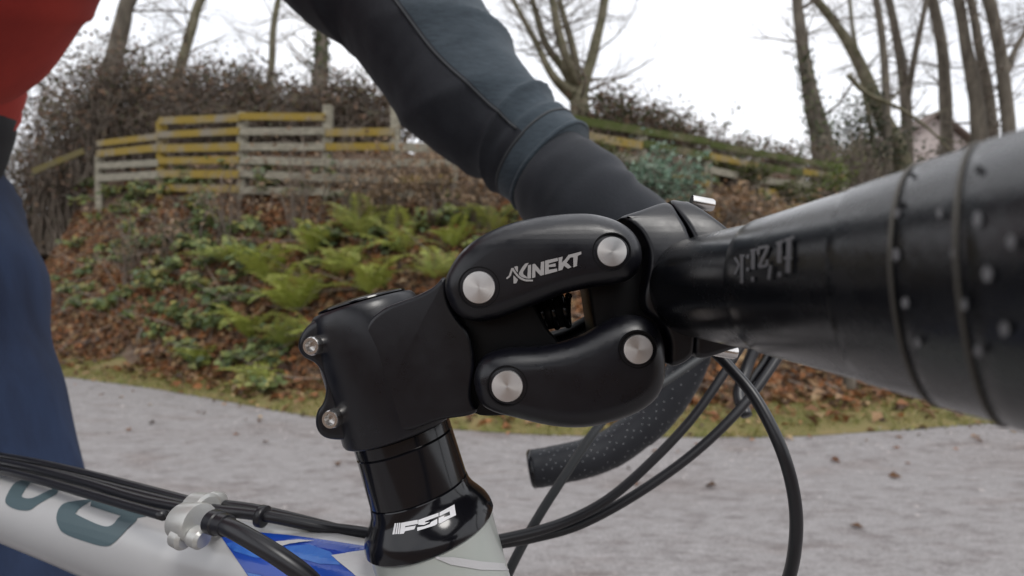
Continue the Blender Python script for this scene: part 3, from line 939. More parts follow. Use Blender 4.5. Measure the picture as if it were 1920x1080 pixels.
# ------------------------------------------------------------------ bicycle
M_ANO = mat('anodised_black', (0.0035, 0.0036, 0.0065), 0.33, 0.0, spec=0.55, bump=.06, bscale=2500, bdist=.0004, rvar=.07, rscale=90)
M_ANO2 = mat('anodised_black_inner', (0.004, 0.004, 0.005), 0.45, spec=0.25)
M_GLOSS = mat('gloss_black', (0.006, 0.006, 0.008), 0.13, spec=0.5)
M_STEEL = mat('brushed_steel', (0.78, 0.77, 0.76), 0.42, 1.0, aniso=.6)
M_SILV = mat('bolt_silver', (0.72, 0.70, 0.68), 0.22, 1.0)
M_PRINT = mat('print_grey', (0.36, 0.345, 0.34), 0.6)
M_PRINTD = mat('print_faint', (0.11, 0.11, 0.115), 0.7)
M_WHITE = mat('print_white', (0.72, 0.72, 0.74), 0.5)
M_BAR = mat('bar_black', (0.005, 0.0055, 0.007), 0.24, spec=0.75, rvar=.05, rscale=120, bump=.04, bscale=300, bdist=.0005)
M_TAPE = mat('bar_tape', (0.005, 0.0055, 0.007), 0.27, spec=0.7, rvar=.06, rscale=150, bump=.10, bscale=900, bdist=.0006, col2=(0.010, 0.011, 0.013), nscale=60)
M_TAPEF = mat('bar_tape_far', (0.018, 0.020, 0.025), 0.5, spec=0.4, bump=.2, bscale=700, bdist=.0006)
M_CREAM = mat('tape_edge', (0.085, 0.078, 0.066), 0.7)
M_DOT = mat('perforation_light', (0.42, 0.42, 0.44), 0.7)
M_DOTN = mat('perforation', (0.19, 0.19, 0.195), 0.8)
M_DOTD = mat('perforation_dark', (0.004, 0.004, 0.005), 0.9)
M_HOSE = mat('cable_housing', (0.014, 0.014, 0.017), 0.34)
M_HOSEG = mat('cable_housing_worn', (0.035, 0.038, 0.04), 0.5)
M_FRAME = mat('frame_silver', (0.50, 0.50, 0.50), 0.30, 0.15, coat=.35, col2=(0.57, 0.57, 0.57), nscale=6)
M_HEADT = mat('head_tube_paint', (0.42, 0.46, 0.43), 0.28, 0.1, coat=.5, col2=(0.48, 0.51, 0.48), nscale=12)
M_DEC = mat('decal_grey_green', (0.085, 0.125, 0.14), 0.35)
M_BLUE = mat('decal_blue', (0.010, 0.060, 0.38), 0.22, coat=.5)
M_LBLUE = mat('decal_light_blue', (0.07, 0.22, 0.62), 0.25, col2=(0.02, 0.10, 0.45), nscale=60, coat=.4)
M_DWHITE = mat('decal_white', (0.55, 0.55, 0.56), 0.3)
M_CAST = mat('cable_stop_alloy', (0.50, 0.50, 0.48), 0.35, 0.4, bump=.15, bscale=400, bdist=.0006)

YC = 0.18
bike = root('bicycle', (-0.45, 0.32, 0.0), 'silver and blue road bike with black suspension stem and drop bars', 'bicycle')

# --- stem
T0 = P(682, 572, YC); AX = Vector((0.289, 0, -0.957)).normalized()
YN, YF = 0.161, 0.199
RB = [(722, 578), (750, 566), (785, 553), (815, 537), (832, 520), (838, 535), (841, 562), (856, 592), (876, 617), (886, 645), (890, 690), (884, 725), (884, 752), (896, 768), (878, 778), (830, 785), (795, 797), (765, 806), (722, 800), (704, 770), (690, 710), (684, 650), (692, 606)]
stem = link('stem', flat_caps(pymesh(*slab(outl(RB, YN + .002), YN, YF, .0013, 5))), M_ANO, bike)
clampv = lathe(T0, AX, [(-.0005, .0168), (.0, .0174), (.0008, .0180), (.003, .0187), (.006, .0192), (.010, .0196), (.015, .0198), (.0438, .0199), (.0449, .0195), (.0455, .0186)], 56)
link('steerer_clamp', flat_caps(pymesh(*clampv)), M_ANO, stem)
EARS = [(640, 574), (615, 592), (588, 606), (572, 628), (568, 650), (580, 668), (600, 678), (614, 700), (619, 725), (614, 750), (603, 765), (600, 790), (610, 810), (632, 818), (668, 818), (700, 816), (700, 760), (690, 650), (680, 574)]
link('clamp_ears', flat_caps(pymesh(*slab(outl(EARS, .172), .1665, .1935, .0022, 4))), M_ANO, stem)
for bx, by in ((583, 649), (619, 787)):
    c = P(bx, by, .163)
    ax = Vector((-.22, -1, 0)).normalized()
    bolt = link('clamp_bolt', flat_caps(pymesh(*lathe(c - ax * .006, ax, [(0, .0031), (.0055, .0031), (.0063, .0027), (.0063, .00185), (.0040, .00175), (.0038, .0004)], 32))), M_SILV, stem)
    hx = [(c - ax * .0045 + (ax.orthogonal().normalized() * math.cos(a) + ax.cross(ax.orthogonal().normalized()) * math.sin(a)) * .0016) for a in [k * math.pi / 3 for k in range(6)]]
# top cap
link('top_cap', flat_caps(pymesh(*lathe(T0 - AX * .0008, -AX, [(0, .0148), (.0003, .0154), (.0008, .0152), (.0016, .0126), (.0020, .008), (.0018, .0042), (.0012, .004), (.0011, .0004)], 48))), M_GLOSS, stem)
def crown(vf, za, zt, k):
    """let the near cheek roll back towards its upper edge"""
    bm = bmesh.new(); bm.from_mesh(pymesh(*vf))
    for q in range(8):
        bmesh.ops.bisect_plane(bm, geom=bm.verts[:] + bm.edges[:] + bm.faces[:], plane_co=(0, 0, za + (zt - za) * q / 8), plane_no=(0, 0, 1))
    for v in bm.verts:
        t = max(0.0, min(1.0, (v.co.z - za) / (zt - za)))
        v.co.y += k * t * t
    me = bpy.data.meshes.new('m'); bm.to_mesh(me); bm.free()
    me.polygons.foreach_set('use_smooth', [True] * len(me.polygons))
    return me
def smooth_all(me):
    me.set_sharp_from_angle(angle=math.radians(40)); return me
# inner bosses that carry the pivots (recessed behind the links)
BOSS = [(850, 520), (905, 500), (960, 520), (1000, 570), (1022, 610), (1046, 640), (1052, 664), (1000, 700), (985, 760), (940, 775), (880, 760), (870, 640)]
link('rear_boss', flat_caps(pymesh(*slab(outl(BOSS, .172), .168, .192, .0015, 3))), M_ANO2, stem)
UP = [(834, 530), (843, 503), (866, 470), (905, 440), (955, 417), (1010, 404), (1065, 397), (1112, 397), (1150, 407), (1180, 425), (1198, 450), (1204, 478), (1198, 506), (1180, 524), (1152, 533), (1105, 540), (1055, 552), (1008, 570), (965, 586), (925, 600), (890, 603), (858, 590), (839, 562)]
LO = [(889, 722), (891, 696), (905, 672), (930, 659), (965, 654), (1010, 652), (1055, 644), (1095, 630), (1135, 608), (1170, 594), (1205, 594), (1232, 610), (1245, 638), (1248, 675), (1245, 715), (1232, 745), (1205, 768), (1165, 786), (1115, 799), (1070, 802), (1020, 796), (970, 784), (925, 772), (900, 755)]
for nm, ol, mid in (('upper_link', UP, (1010, 470)), ('lower_link', LO, (1070, 730))):
    l1 = link(nm, smooth_all(crown(slab(outl(ol, .157), .1518, .1672, .0062, 8), *((1.0115, 1.0236, .0045) if ol is UP else (.972, .9915, .0022)))), M_ANO, stem)
    l2 = link(nm, flat_caps(pymesh(*slab(outl(ol, .170 if 0 else .157), .1928, .2082, .0062, 8))), M_ANO, stem)
# cross bridges joining the two arms of each link
link('link_bridge', flat_caps(pymesh(*slab(outl([(930, 440), (1000, 415), (1090, 408), (1120, 440), (1090, 500), (1000, 530), (950, 520)], .17), .166, .194, .002, 3))), M_ANO2, stem)
link('link_bridge', flat_caps(pymesh(*slab(outl([(960, 690), (1080, 680), (1170, 690), (1190, 740), (1100, 780), (990, 765)], .17), .166, .194, .002, 3))), M_ANO2, stem)
PIV = [(898, 539, 31), (1147, 472, 28.5), (951, 724, 30), (1196, 655, 28)]
def ring_px(cx, cy, r, d, n=40): return [(cx + r * math.cos(2 * math.pi * k / n), cy + r * math.sin(2 * math.pi * k / n)) for k in range(n)]
for cx, cy, r in PIV:
    c = P(cx, cy, .1518); rm = r / F_PX * .1518
    link('pivot_ring', flat_caps(pymesh(*lathe(c + Vector((0, .0006, 0)), (0, -1, 0), [(0, rm * 1.30), (.0007, rm * 1.28), (.0007, rm * 1.20), (.0001, rm * 1.17), (.0001, rm * .9)], 48))), M_ANO2, stem)
    link('pivot_cap', flat_caps(pymesh(*lathe(c + Vector((0, .002, 0)), (0, -1, 0), [(0, rm), (.0021, rm), (.0025, rm * .96), (.00252, rm * .93)], 48))), M_STEEL, stem)
    link('pivot_cap', flat_caps(pymesh(*lathe(Vector((c.x, .2062, c.z)), (0, 1, 0), [(0, rm), (.0023, rm), (.0028, rm * .94), (.003, rm * .02)], 32))), M_STEEL, stem)
# spring (elastomer coil) in the middle
sp0, sp1 = P(1000, 580, YC), P(1112, 575, YC)
sp0 = P(1004, 590, YC)
hel = []
axs = (sp1 - sp0).normalized(); u = Vector((0, 1, 0)); w = axs.cross(u)
for k in range(121):
    t = k / 120; a = t * 2 * math.pi * 3.2
    hel.append(sp0 + (sp1 - sp0) * (t * .62) + (u * math.cos(a) + w * math.sin(a)) * .0052)
link('spring', pymesh(*tube(hel, .0013, 8)), M_GLOSS, stem)
link('spring_core', pymesh(*tube([sp0, sp0.lerp(sp1, .52)], .0058, 20)), M_ANO2, stem)
# front body: bar clamp and faceplate
FRARM = [(1098, 500), (1150, 470), (1210, 470), (1225, 560), (1245, 620), (1235, 690), (1190, 690), (1150, 660), (1118, 640), (1110, 600), (1104, 560)]
link('front_boss', flat_caps(pymesh(*slab(outl(FRARM, .172), .168, .192, .0015, 3))), M_ANO2, stem)
FB = [(1166, 406), (1205, 392), (1262, 374), (1276, 402), (1287, 430), (1296, 480), (1298, 560), (1296, 640), (1290, 668), (1252, 684), (1250, 640), (1236, 606), (1210, 585), (1203, 555), (1210, 510), (1212, 470), (1200, 435), (1180, 414)]
def dense(vf, za, zt):
    """cut the flat cheeks into strips so that they can curve over at the top"""
    bm = bmesh.new(); bm.from_mesh(pymesh(*vf))
    for k in range(12):
        z = za + (zt - za) * k / 12
        bmesh.ops.bisect_plane(bm, geom=bm.verts[:] + bm.edges[:] + bm.faces[:], plane_co=(0, 0, z), plane_no=(0, 0, 1))
    me = bpy.data.meshes.new('m')
    for v in bm.verts:
        t = max(0.0, min(1.0, (v.co.z - za) / (zt - za)))
        v.co.y = YC + (v.co.y - YC) * math.sqrt(max(0.05, 1 - (.9 * t) ** 2))
    bm.to_mesh(me); bm.free()
    me.polygons.foreach_set('use_smooth', [True] * len(me.polygons))
    return me
link('bar_clamp', smooth_all(dense(slab(outl(FB, .164), .160, .200, .0016, 4), 1.006, 1.0295)), M_ANO, stem)
FP = [(1270, 371), (1296, 371), (1306, 373), (1335, 400), (1380, 450), (1412, 520), (1420, 580), (1400, 640), (1368, 652), (1300, 668), (1302, 600), (1304, 520), (1300, 460), (1290, 425)]
face = link('faceplate', smooth_all(dense(slab(outl(FP, .164), .160, .200, .0016, 4), 1.006, 1.0295)), M_ANO, stem)
for q, yy in (((1300, 380), .181), ((1300, 380), .195), ((1340, 655), .168), ((1340, 655), .193)):
    c = P(q[0], q[1], .170 if q[1] < 500 else .166); c.y = yy
    if yy == .181: c = P(1296, 378, .181)
    link('faceplate_bolt', flat_caps(pymesh(*lathe(c, Vector((.98, 0, -.18)), [(0, .0023), (.0072, .0023), (.0079, .002), (.0079, .0012), (.006, .0011), (.0059, .0002)], 24))), M_SILV, face)
# lettering on the upper link
def sc(pts, ox, oy, k): return [(ox + x / k, oy + y / k) for x, y in pts]
L1 = [[(290, 485), (350, 465), (375, 480), (370, 610), (330, 570)], [(270, 670), (375, 770), (340, 850), (275, 860)],
      [(395, 620), (470, 490), (540, 410), (615, 395), (560, 490), (488, 600), (495, 650), (578, 712), (578, 748), (470, 720), (395, 665)],
      [(600, 450), (670, 435), (668, 740), (640, 750), (584, 748)],
      [(700, 425), (755, 415), (880, 565), (890, 375), (968, 358), (962, 660), (885, 685), (765, 560), (765, 715), (690, 740)],
      [(985, 345), (1270, 280), (1270, 350), (1070, 405), (1068, 440), (1220, 405), (1225, 475), (1068, 490), (1068, 550), (1255, 520), (1260, 585), (980, 660)],
      [(1284, 280), (1380, 252), (1362, 390), (1440, 310), (1510, 215), (1800, 140), (1800, 200), (1720, 235), (1700, 465), (1620, 495), (1620, 265), (1550, 275), (1470, 385), (1580, 490), (1500, 525), (1410, 460), (1370, 550), (1285, 575), (1290, 350)]]
L1 = [sc(p, 940, 460, 12) for p in L1]
L1 += [sc(q, 940, 460, 12) for q in stroke([(115, 750), (190, 690), (225, 580), (248, 515), (300, 600), (370, 690), (440, 745), (540, 788), (710, 792)], 44, [.7, 1, 1, 1.1, 1, 1, 1, 1, .8])]
link('lettering', project(L1, hit_plane_y(.1518), step=40, off=.00015), M_PRINT, stem)

# --- headset, spacers, head tube
link('spacer', flat_caps(pymesh(*lathe(T0, AX, [(.0458, .0166), (.0461, .0170), (.0497, .0170), (.0500, .0166)], 56))), M_GLOSS, bike)
link('spacer', flat_caps(pymesh(*lathe(T0, AX, [(.0501, .0165), (.0505, .0170), (.0668, .0173), (.0671, .0170)], 56))), M_GLOSS, bike)
cupv = lathe(T0, AX, [(.0672, .0171), (.0675, .0174), (.0700, .0178), (.0722, .0188), (.0745, .0204), (.0768, .0219), (.0785, .0226), (.0800, .0229), (.0812, .0230), (.0818, .0226)], 64)
cup = link('headset_cup', flat_caps(pymesh(*cupv)), M_GLOSS, bike)
FSA = [[(245, 615), (285, 610), (245, 860), (195, 865)], [(300, 609), (330, 606), (298, 857), (258, 860)], [(345, 604), (378, 601), (350, 855), (312, 857)],
       [(390, 605), (760, 535), (770, 625), (485, 678), (480, 705), (720, 665), (690, 750), (480, 795), (450, 850), (360, 858)],
       [(775, 540), (1225, 380), (1228, 455), (930, 570), (925, 600), (1040, 585), (900, 655), (772, 650)], [(1060, 590), (1195, 520), (1195, 630), (1150, 665), (755, 790), (755, 710), (900, 685), (1030, 640)],
       [(1245, 375), (1575, 195), (1615, 440), (1490, 500), (1472, 352), (1245, 462)], [(1230, 500), (1350, 455), (1340, 490), (1480, 440), (1488, 500), (1250, 632), (1225, 600)]]
link('lettering', project([sc(p, 720, 930, 12) for p in FSA], hit_bvh(bvh_of(cupv)), step=4, off=.00015), M_WHITE, cup)
htv = lathe(T0, AX, [(.0819, .0215), (.0825, .0221), (.088, .0219), (.105, .0215), (.20, .0215), (.205, .0225), (.214, .0225)], 56)
htube = link('head_tube', flat_caps(pymesh(*htv)), M_HEADT, bike)
link('decal', project([[(812, 1044), (850, 1044), (900, 1052), (960, 1058), (960, 1070), (900, 1068), (845, 1058)]], hit_bvh(bvh_of(htv)), 8, .0003), M_DWHITE, htube)

# --- frame: rear of the bike swings away from the camera (bars turned)
YAW = math.radians(19)
BK = Vector((-math.cos(YAW), math.sin(YAW), 0)); LT = Vector((math.sin(YAW), math.cos(YAW), 0))     # backwards, bike's left
HT = T0 + AX * .115
def fr(b, l, z): return Vector((HT.x, YC, 0)) + BK * b + LT * l + Vector((0, 0, z))
NB = 40; tv, tf = [], []
for i in range(NB + 1):
    b = .004 + (.53 - .004) * i / NB
    t = b / .53
    top = float(np.interp(b, [0, .08, .2, .35, .53], [.9035, .9035, .9025, .899, .894]))
    hh = np.interp(b, [0, .05, .12, .25, .53], [.054, .050, .043, .0275, .028]) / 2
    ww = np.interp(b, [0, .05, .12, .25, .53], [.037, .036, .035, .030, .029]) / 2
    for k in range(40):
        a = 2 * math.pi * k / 40
        ca, sa = math.cos(a), math.sin(a)
        e = .95
        tv.append(fr(b, math.copysign(abs(ca) ** e, ca) * ww, top - hh + math.copysign(abs(sa) ** e, sa) * hh))
for i in range(NB):
    for k in range(40):
        k2 = (k + 1) % 40
        tf.append((i * 40 + k, i * 40 + k2, (i + 1) * 40 + k2, (i + 1) * 40 + k))
toptube = link('top_tube', pymesh(tv, tf), M_FRAME, bike)
tt_hit = hit_bvh(BVHTree.FromPolygons([tuple(v) for v in tv], tf))
D1 = [[(30, 905), (58, 902), (48, 918), (42, 932), (62, 934), (100, 917), (108, 925), (74, 945), (55, 957), (30, 955), (12, 944), (14, 928)]]
D2 = [[(130, 942), (172, 938), (152, 952), (145, 960), (146, 966), (192, 986), (212, 984), (228, 968), (258, 972), (240, 992), (214, 1018), (195, 1024), (158, 1014), (122, 1000), (110, 985), (107, 968), (114, 950)],
      [(172, 938), (262, 952), (290, 966), (258, 972), (228, 968), (170, 950)]]
def rnd(poly): return [(p.x, p.y) for p in catmull([Vector((x, y, 0)) for x, y in poly], 4, True)]
link('decal', project([rnd(D1[0]), rnd(D2[0]), D2[1]], tt_hit, 10, .0003), M_DEC, toptube)
BL = [[(414, 1005), (450, 1001), (487, 999), (540, 1004), (600, 1012), (692, 1026), (700, 1040), (625, 1043), (650, 1062), (690, 1100), (480, 1100)]]
link('decal', project(BL, tt_hit, 9, .0003), M_BLUE, toptube)
LB = [[(425, 1020), (445, 1016), (480, 1026), (508, 1048), (480, 1046), (440, 1034)], [(535, 1026), (580, 1022), (620, 1036), (640, 1060), (600, 1058), (550, 1044)], [(464, 1073), (490, 1078), (520, 1095), (480, 1095)]]
link('decal', project(LB, tt_hit, 8, .0005), M_LBLUE, toptube)
WB = [[(505, 1021), (520, 1017), (560, 1014), (590, 1016), (545, 1021), (525, 1027), (532, 1038), (524, 1034)], [(622, 1043), (690, 1033), (712, 1042), (740, 1100), (668, 1080)]]
link('decal', project(WB, tt_hit, 8, .0007), M_DWHITE, toptube)
def straight(a, b, ra, rb, n=20): return tube([a, a.lerp(b, .5), b], [ra, (ra + rb) / 2, rb], n)
BB = fr(.60, 0, .275); STP = fr(.535, 0, .90); RA = fr(1.0, 0, .34)
link('down_tube', pymesh(*straight(T0 + AX * .185, BB, .021, .019)), M_FRAME, bike)
link('seat_tube', pymesh(*straight(BB, fr(.545, 0, .93), .017, .016)), M_FRAME, bike)
link('seat_post', pymesh(*straight(fr(.545, 0, .93), fr(.552, 0, 1.0), .0136, .0136)), M_GLOSS, bike)
for s in (-1, 1):
    link('seat_stay', pymesh(*straight(STP, RA + LT * s * .065, .009, .007, 12)), M_FRAME, bike)
    link('chain_stay', pymesh(*straight(BB, RA + LT * s * .065, .011, .008, 12)), M_FRAME, bike)
sad = [fr(.40, 0, 1.015), fr(.46, 0, 1.02), fr(.55, 0, 1.02), fr(.62, 0, 1.025), fr(.66, 0, 1.03)]
link('saddle', pymesh(*tube(catmull(sad, 5), [(.018, .02 + .055 * max(0, (i - 4) / 16)) for i in range(21)], 20, up=(0, 0, 1))), M_ANO, bike)
FA = T0 + AX * .56 + Vector((.055, 0, 0)); FA.z = .34
for s in (-1, 1):
    y = Vector((0, s, 0))
    link('fork_blade', pymesh(*tube(catmull([T0 + AX * .225 + y * .02, T0 + AX * .27 + y * .05, T0 + AX * .42 + y * .055, FA + y * .052], 5), [.0155] * 6 + [.012] * 6 + [.009] * 4, 14)), M_GLOSS, bike)
def wheel(c, ax):
    ax = ax.normalized(); u = Vector((0, 0, 1)); v = ax.cross(u).normalized(); u = v.cross(ax)
    def ring(R, n=72): return [c + (u * math.cos(2 * math.pi * k / n) + v * math.sin(2 * math.pi * k / n)) * R for k in range(n + 1)]
    w = link('wheel', pymesh(*lathe(c - ax * .05, ax, [(0, .012), (.02, .012), (.025, .02), (.075, .02), (.08, .012), (.1, .012)], 20)), M_ANO, bike)
    link('tyre', pymesh(*tube(ring(.327), .0135, 10, cap=False)), mat('tyre_rubber', (.02, .02, .02), .8), w)
    link('rim', pymesh(*tube(ring(.306), (.011), 8, cap=False)), M_ANO, w)
    sp = MB()
    for k in range(28):
        a = 2 * math.pi * k / 28; s = 1 if k % 2 else -1
        sp.add(tube([c + ax * s * .025 + (u * math.cos(a + .4) + v * math.sin(a + .4)) * .018, c + (u * math.cos(a) + v * math.sin(a)) * .30], .001, 4))
    link('spokes', sp.me(), M_SILV, w)
wheel(FA, Vector((0, 1, 0))); wheel(RA, LT)
link('chainring', pymesh(*lathe(BB - LT * .05, LT, [(0, .10), (.003, .10)], 48)), M_ANO, bike)
PEDL, PEDR = fr(.62, .135, .105), fr(.58, -.135, .445)
for s, pd in ((1, PEDL), (-1, PEDR)):
    c0 = BB + LT * s * .065; e = pd - LT * s * .05
    link('crank_arm', pymesh(*straight(c0, e, .012, .010, 10)), M_ANO, bike)
    link('pedal', pymesh(*box(pd, (.09, .09, .022), Matrix.Rotation(-YAW, 3, 'Z')), smooth=False), M_ANO, bike)
link('bottom_bracket', pymesh(*lathe(BB - LT * .06, LT, [(0, .02), (.12, .02)], 24)), M_ANO, bike)

# --- handlebar
BX = lambda y: .0575 + (.066 - .0575) * min(1.0, abs(YC - y) / .14)
hb = []
for k in range(0, 30):
    y = YC - .20 * k / 29
    hb.append(Vector((BX(y), y, 1.0 + .0015 * (k / 29))))
near_tail = [Vector((.072, -.036, 1.001)), Vector((.098, -.047, .998)), Vector((.140, -.050, .985)), Vector((.158, -.050, .955)), Vector((.145, -.050, .915)), Vector((.10, -.050, .885)), Vector((.055, -.050, .873)), Vector((.012, -.050, .862))]
far = []
for k in range(1, 27):
    y = YC + .175 * k / 26
    far.append(Vector((BX(y), y, 1.0)))
far_tail = [Vector(p) for p in ((.074, .378, 1.0), (.098, .389, .999), (.122, .391, .988), (.137, .391, .968), (.1345, .391, .942), (.114, .391, .9084), (.0937, .391, .890), (.0692, .391, .8746), (.0407, .391, .8664), (.0163, .391, .862))]
near_c = hb + catmull([hb[-1]] + near_tail, 8)[1:]
far_c = catmull([far[-1]] + far_tail, 10)
core = list(reversed(near_c)) + far + far_c[1:]
def core_r(p, i):
    return .0158 if abs(p.y - YC) < .045 else float(np.interp(abs(p.y - YC), [.045, .075, .3], [.0158, .0150, .0122]))
handle = link('handlebar', pymesh(*tube(core, [core_r(p, i) for i, p in enumerate(core)], 32)), M_BAR, bike)
# finishing strip and wraps on the near side: each wrap overlaps the next
def wrapv(y0, y1, r0, r1, n=64, dish=.0, lip=.0006):
    """one turn of tape between depths y0 (far) and y1 (near); edges dish away from the viewer's side"""
    V, F = [], []; m = 10
    for i in range(m + 1):
        t = i / m
        for k in range(n):
            a = 2 * math.pi * k / n
            y = y0 + (y1 - y0) * t + min(.02, dish * (1 + math.cos(a))) + .0016 * math.sin(a)
            r = r0 + (r1 - r0) * t
            if i == 0: r -= lip
            V.append(Vector((BX(y) + math.cos(a) * r, y, 1.0 + .0015 * (YC - y) / .2 + math.sin(a) * r)))
    for i in range(m):
        for k in range(n):
            k2 = (k + 1) % n
            F.append((i * n + k, i * n + k2, (i + 1) * n + k2, (i + 1) * n + k))
    return V, F
DISH = .014
WR = [('finishing_strip', .1120, .0730, .0160, .0171, M_BAR), ('tape_wrap', .0775, .0600, .0172, .0178, M_TAPE), ('tape_wrap', .0632, .0495, .0180, .0183, M_TAPE), ('tape_wrap', .0540, .0380, .0184, .0186, M_TAPE), ('tape_wrap', .0395, .0230, .0186, .0187, M_TAPE), ('tape_wrap', .0245, .0060, .0187, .0187, M_TAPE), ('tape_wrap', .0075, -.012, .0187, .0187, M_TAPE)]
tapes = []
for nm, y0, y1, r0, r1, mm in WR:
    vf = wrapv(y0, y1, r0, r1, dish=DISH)
    tapes.append((link(nm, pymesh(*vf), mm, handle), vf))
for j in (2, 3):                                        # pale raw edge of the tape
    y0, r0 = WR[j][1], WR[j][3]
    ln = []
    for k in range(65):
        a = 2 * math.pi * k / 64
        y = y0 - .0002 + min(.02, DISH * (1 + math.cos(a))) + .0016 * math.sin(a)
        ln.append(Vector((BX(y) + math.cos(a) * r0, y, 1.0 + .0015 * (YC - y) / .2 + math.sin(a) * r0)))
    link('tape_edge', pymesh(*tube(ln, .00024, 6, cap=False)), M_CREAM, handle)
def bar_pt(y, a, r):
    yy = y + min(.02, DISH * (1 + math.cos(a))) + .0016 * math.sin(a)
    return Vector((BX(yy) + math.cos(a) * r, yy, 1.0 + .0015 * (YC - yy) / .2 + math.sin(a) * r)), Vector((math.cos(a), 0, math.sin(a)))
def disc(c, nrm, r, n=10, sq=(1, 1)):
    nrm = nrm.normalized(); a = Vector((0, 1, 0)); a = (a - nrm * a.dot(nrm)).normalized(); b = nrm.cross(a)
    return [c + a * math.cos(2 * math.pi * k / n) * r * sq[0] + b * math.sin(2 * math.pi * k / n) * r * sq[1] for k in range(n)], [tuple(range(n))]
tv_all, tf_all = [], []
for _, vf in tapes[1:]:
    o_ = len(tv_all); tv_all += vf[0]; tf_all += [tuple(i + o_ for i in f) for f in vf[1]]
tape_hit = hit_bvh(BVHTree.FromPolygons([tuple(v) for v in tv_all], tf_all))
def spot(x, y, rx, ry): return [(x + rx * math.cos(k * math.pi / 6), y + ry * math.sin(k * math.pi / 6)) for k in range(12)]
HD = [(1712, 330, 6, 5), (1690, 384, 6, 7), (1838, 320, 8, 8)]
HL = [(1684, 400, 6, 9), (1683, 478, 7, 12), (1701, 567, 7, 11), (1793, 475, 6, 11), (1838, 412, 8, 15), (1857, 514, 10, 15), (1815, 570, 7, 12), (1890, 615, 9, 14), (1726, 640, 6, 9), (1768, 402, 5, 9), (1842, 655, 7, 11), (1905, 455, 8, 13)]
link('perforations', project([spot(*q) for q in HD], tape_hit, 8, .0002), M_DOTD, handle)
link('perforations', project([spot(*q) for q in HL], tape_hit, 8, .0002), M_DOTN, handle)
FZ = []
for pts, w_ in (([(165, 475), (240, 600), (170, 760)], 46), ([(290, 445), (290, 910)], 56), ([(255, 452), (345, 448)], 40), ([(395, 430), (395, 500)], 50), ([(395, 650), (395, 710)], 50), ([(490, 365), (490, 680)], 66), ([(445, 372), (545, 352)], 40),
                ([(490, 800), (490, 880)], 55), ([(585, 440), (585, 330), (760, 300), (600, 640), (745, 620), (745, 520)], 50), ([(812, 615), (780, 845)], 50), ([(960, 240), (960, 580)], 72), ([(900, 265), (1035, 215)], 46),
                ([(970, 730), (970, 805)], 62), ([(1132, 200), (1115, 745)], 80), ([(1060, 215), (1215, 155)], 50), ([(1050, 505), (1190, 500)], 56)):
    FZ += [sc(q, 1360, 430, 9) for q in stroke(pts, w_)]
fzh = hit_bvh(bvh_of(tapes[0][1]))
link('lettering', project(FZ, fzh, 3, .0001), M_PRINTD, handle)
# tape on the far drop, with rows of pale perforations
ftape = catmull([Vector((BX(.33), .33, 1.0)), Vector((.069, .358, 1.0))] + far_tail, 14)
def ft_r(i, k, an): return 1 + .035 * (((i + k * 14 / 24.0) % 14) / 14.0)
ftv = tube(ftape, [.0140] * len(ftape), 24, fn=ft_r)
link('tape_wrap', pymesh(*ftv), M_TAPEF, handle)
dots = MB(); cnt = 0
ti = [i for i in range(len(ftape)) if ftape[i].z < .965]
bvt = bvh_of(ftv)
for i in range(ti[0], len(ftape) - 3, 2):
    c = ftape[i]; t = (ftape[min(i + 1, len(ftape) - 1)] - ftape[i - 1]).normalized()
    u = Vector((0, -1, 0)); v = t.cross(u)
    for q in range(7):
        if (i // 2 + q) % 4 == 3: continue
        a = math.radians(-75 + q * 25 + (i % 4) * 6)
        dr = u * math.cos(a) + v * math.sin(a)
        h = bvt.ray_cast(c + dr * .05, -dr)
        if h[0] is not None: dots.add(disc(h[0] + dr * .0001, dr, .00036, 6))
link('perforations', dots.me(False), M_DOT, handle)
e1 = far_tail[-1]; ed = (e1 - far_tail[-2]).normalized()
link('end_plug', flat_caps(pymesh(*lathe(e1 + ed * .0004, ed, [(-.0002, .0142), (.0006, .0146), (.0020, .0137), (.0030, .0122), (.0034, .009), (.0032, .0004)], 28))), M_GLOSS, handle)
e2 = near_tail[-1]
link('tape_wrap', pymesh(*tube(catmull([hb[-1]] + near_tail, 8), .0145, 20)), M_TAPEF, handle)
# brake levers on both sides
for yb in (.392, -.050):
    hood = catmull([Vector((.112, yb, .990)), Vector((.145, yb, 1.000)), Vector((.180, yb, 1.008)), Vector((.202, yb, 1.025)), Vector((.210, yb, 1.045))], 5)
    hv = link('brake_hood', pymesh(*tube(hood, [(.019, .015)] * 8 + [(.018, .014)] * 8 + [(.012, .011)] * 5, 20)), mat('hood_rubber', (.012, .012, .013), .65), handle)
    lev = catmull([Vector((.198, yb, 1.012)), Vector((.212, yb, .98)), Vector((.198, yb, .945)), Vector((.186, yb, .928)), Vector((.180, yb, .918))], 6)
    link('brake_lever', pymesh(*tube(lev, [(.006 * (1 - .6 * (q / (len(lev) - 1)) ** 4), .009 * (1 - .7 * (q / (len(lev) - 1)) ** 4)) for q in range(len(lev))], 14)), M_GLOSS, hv)

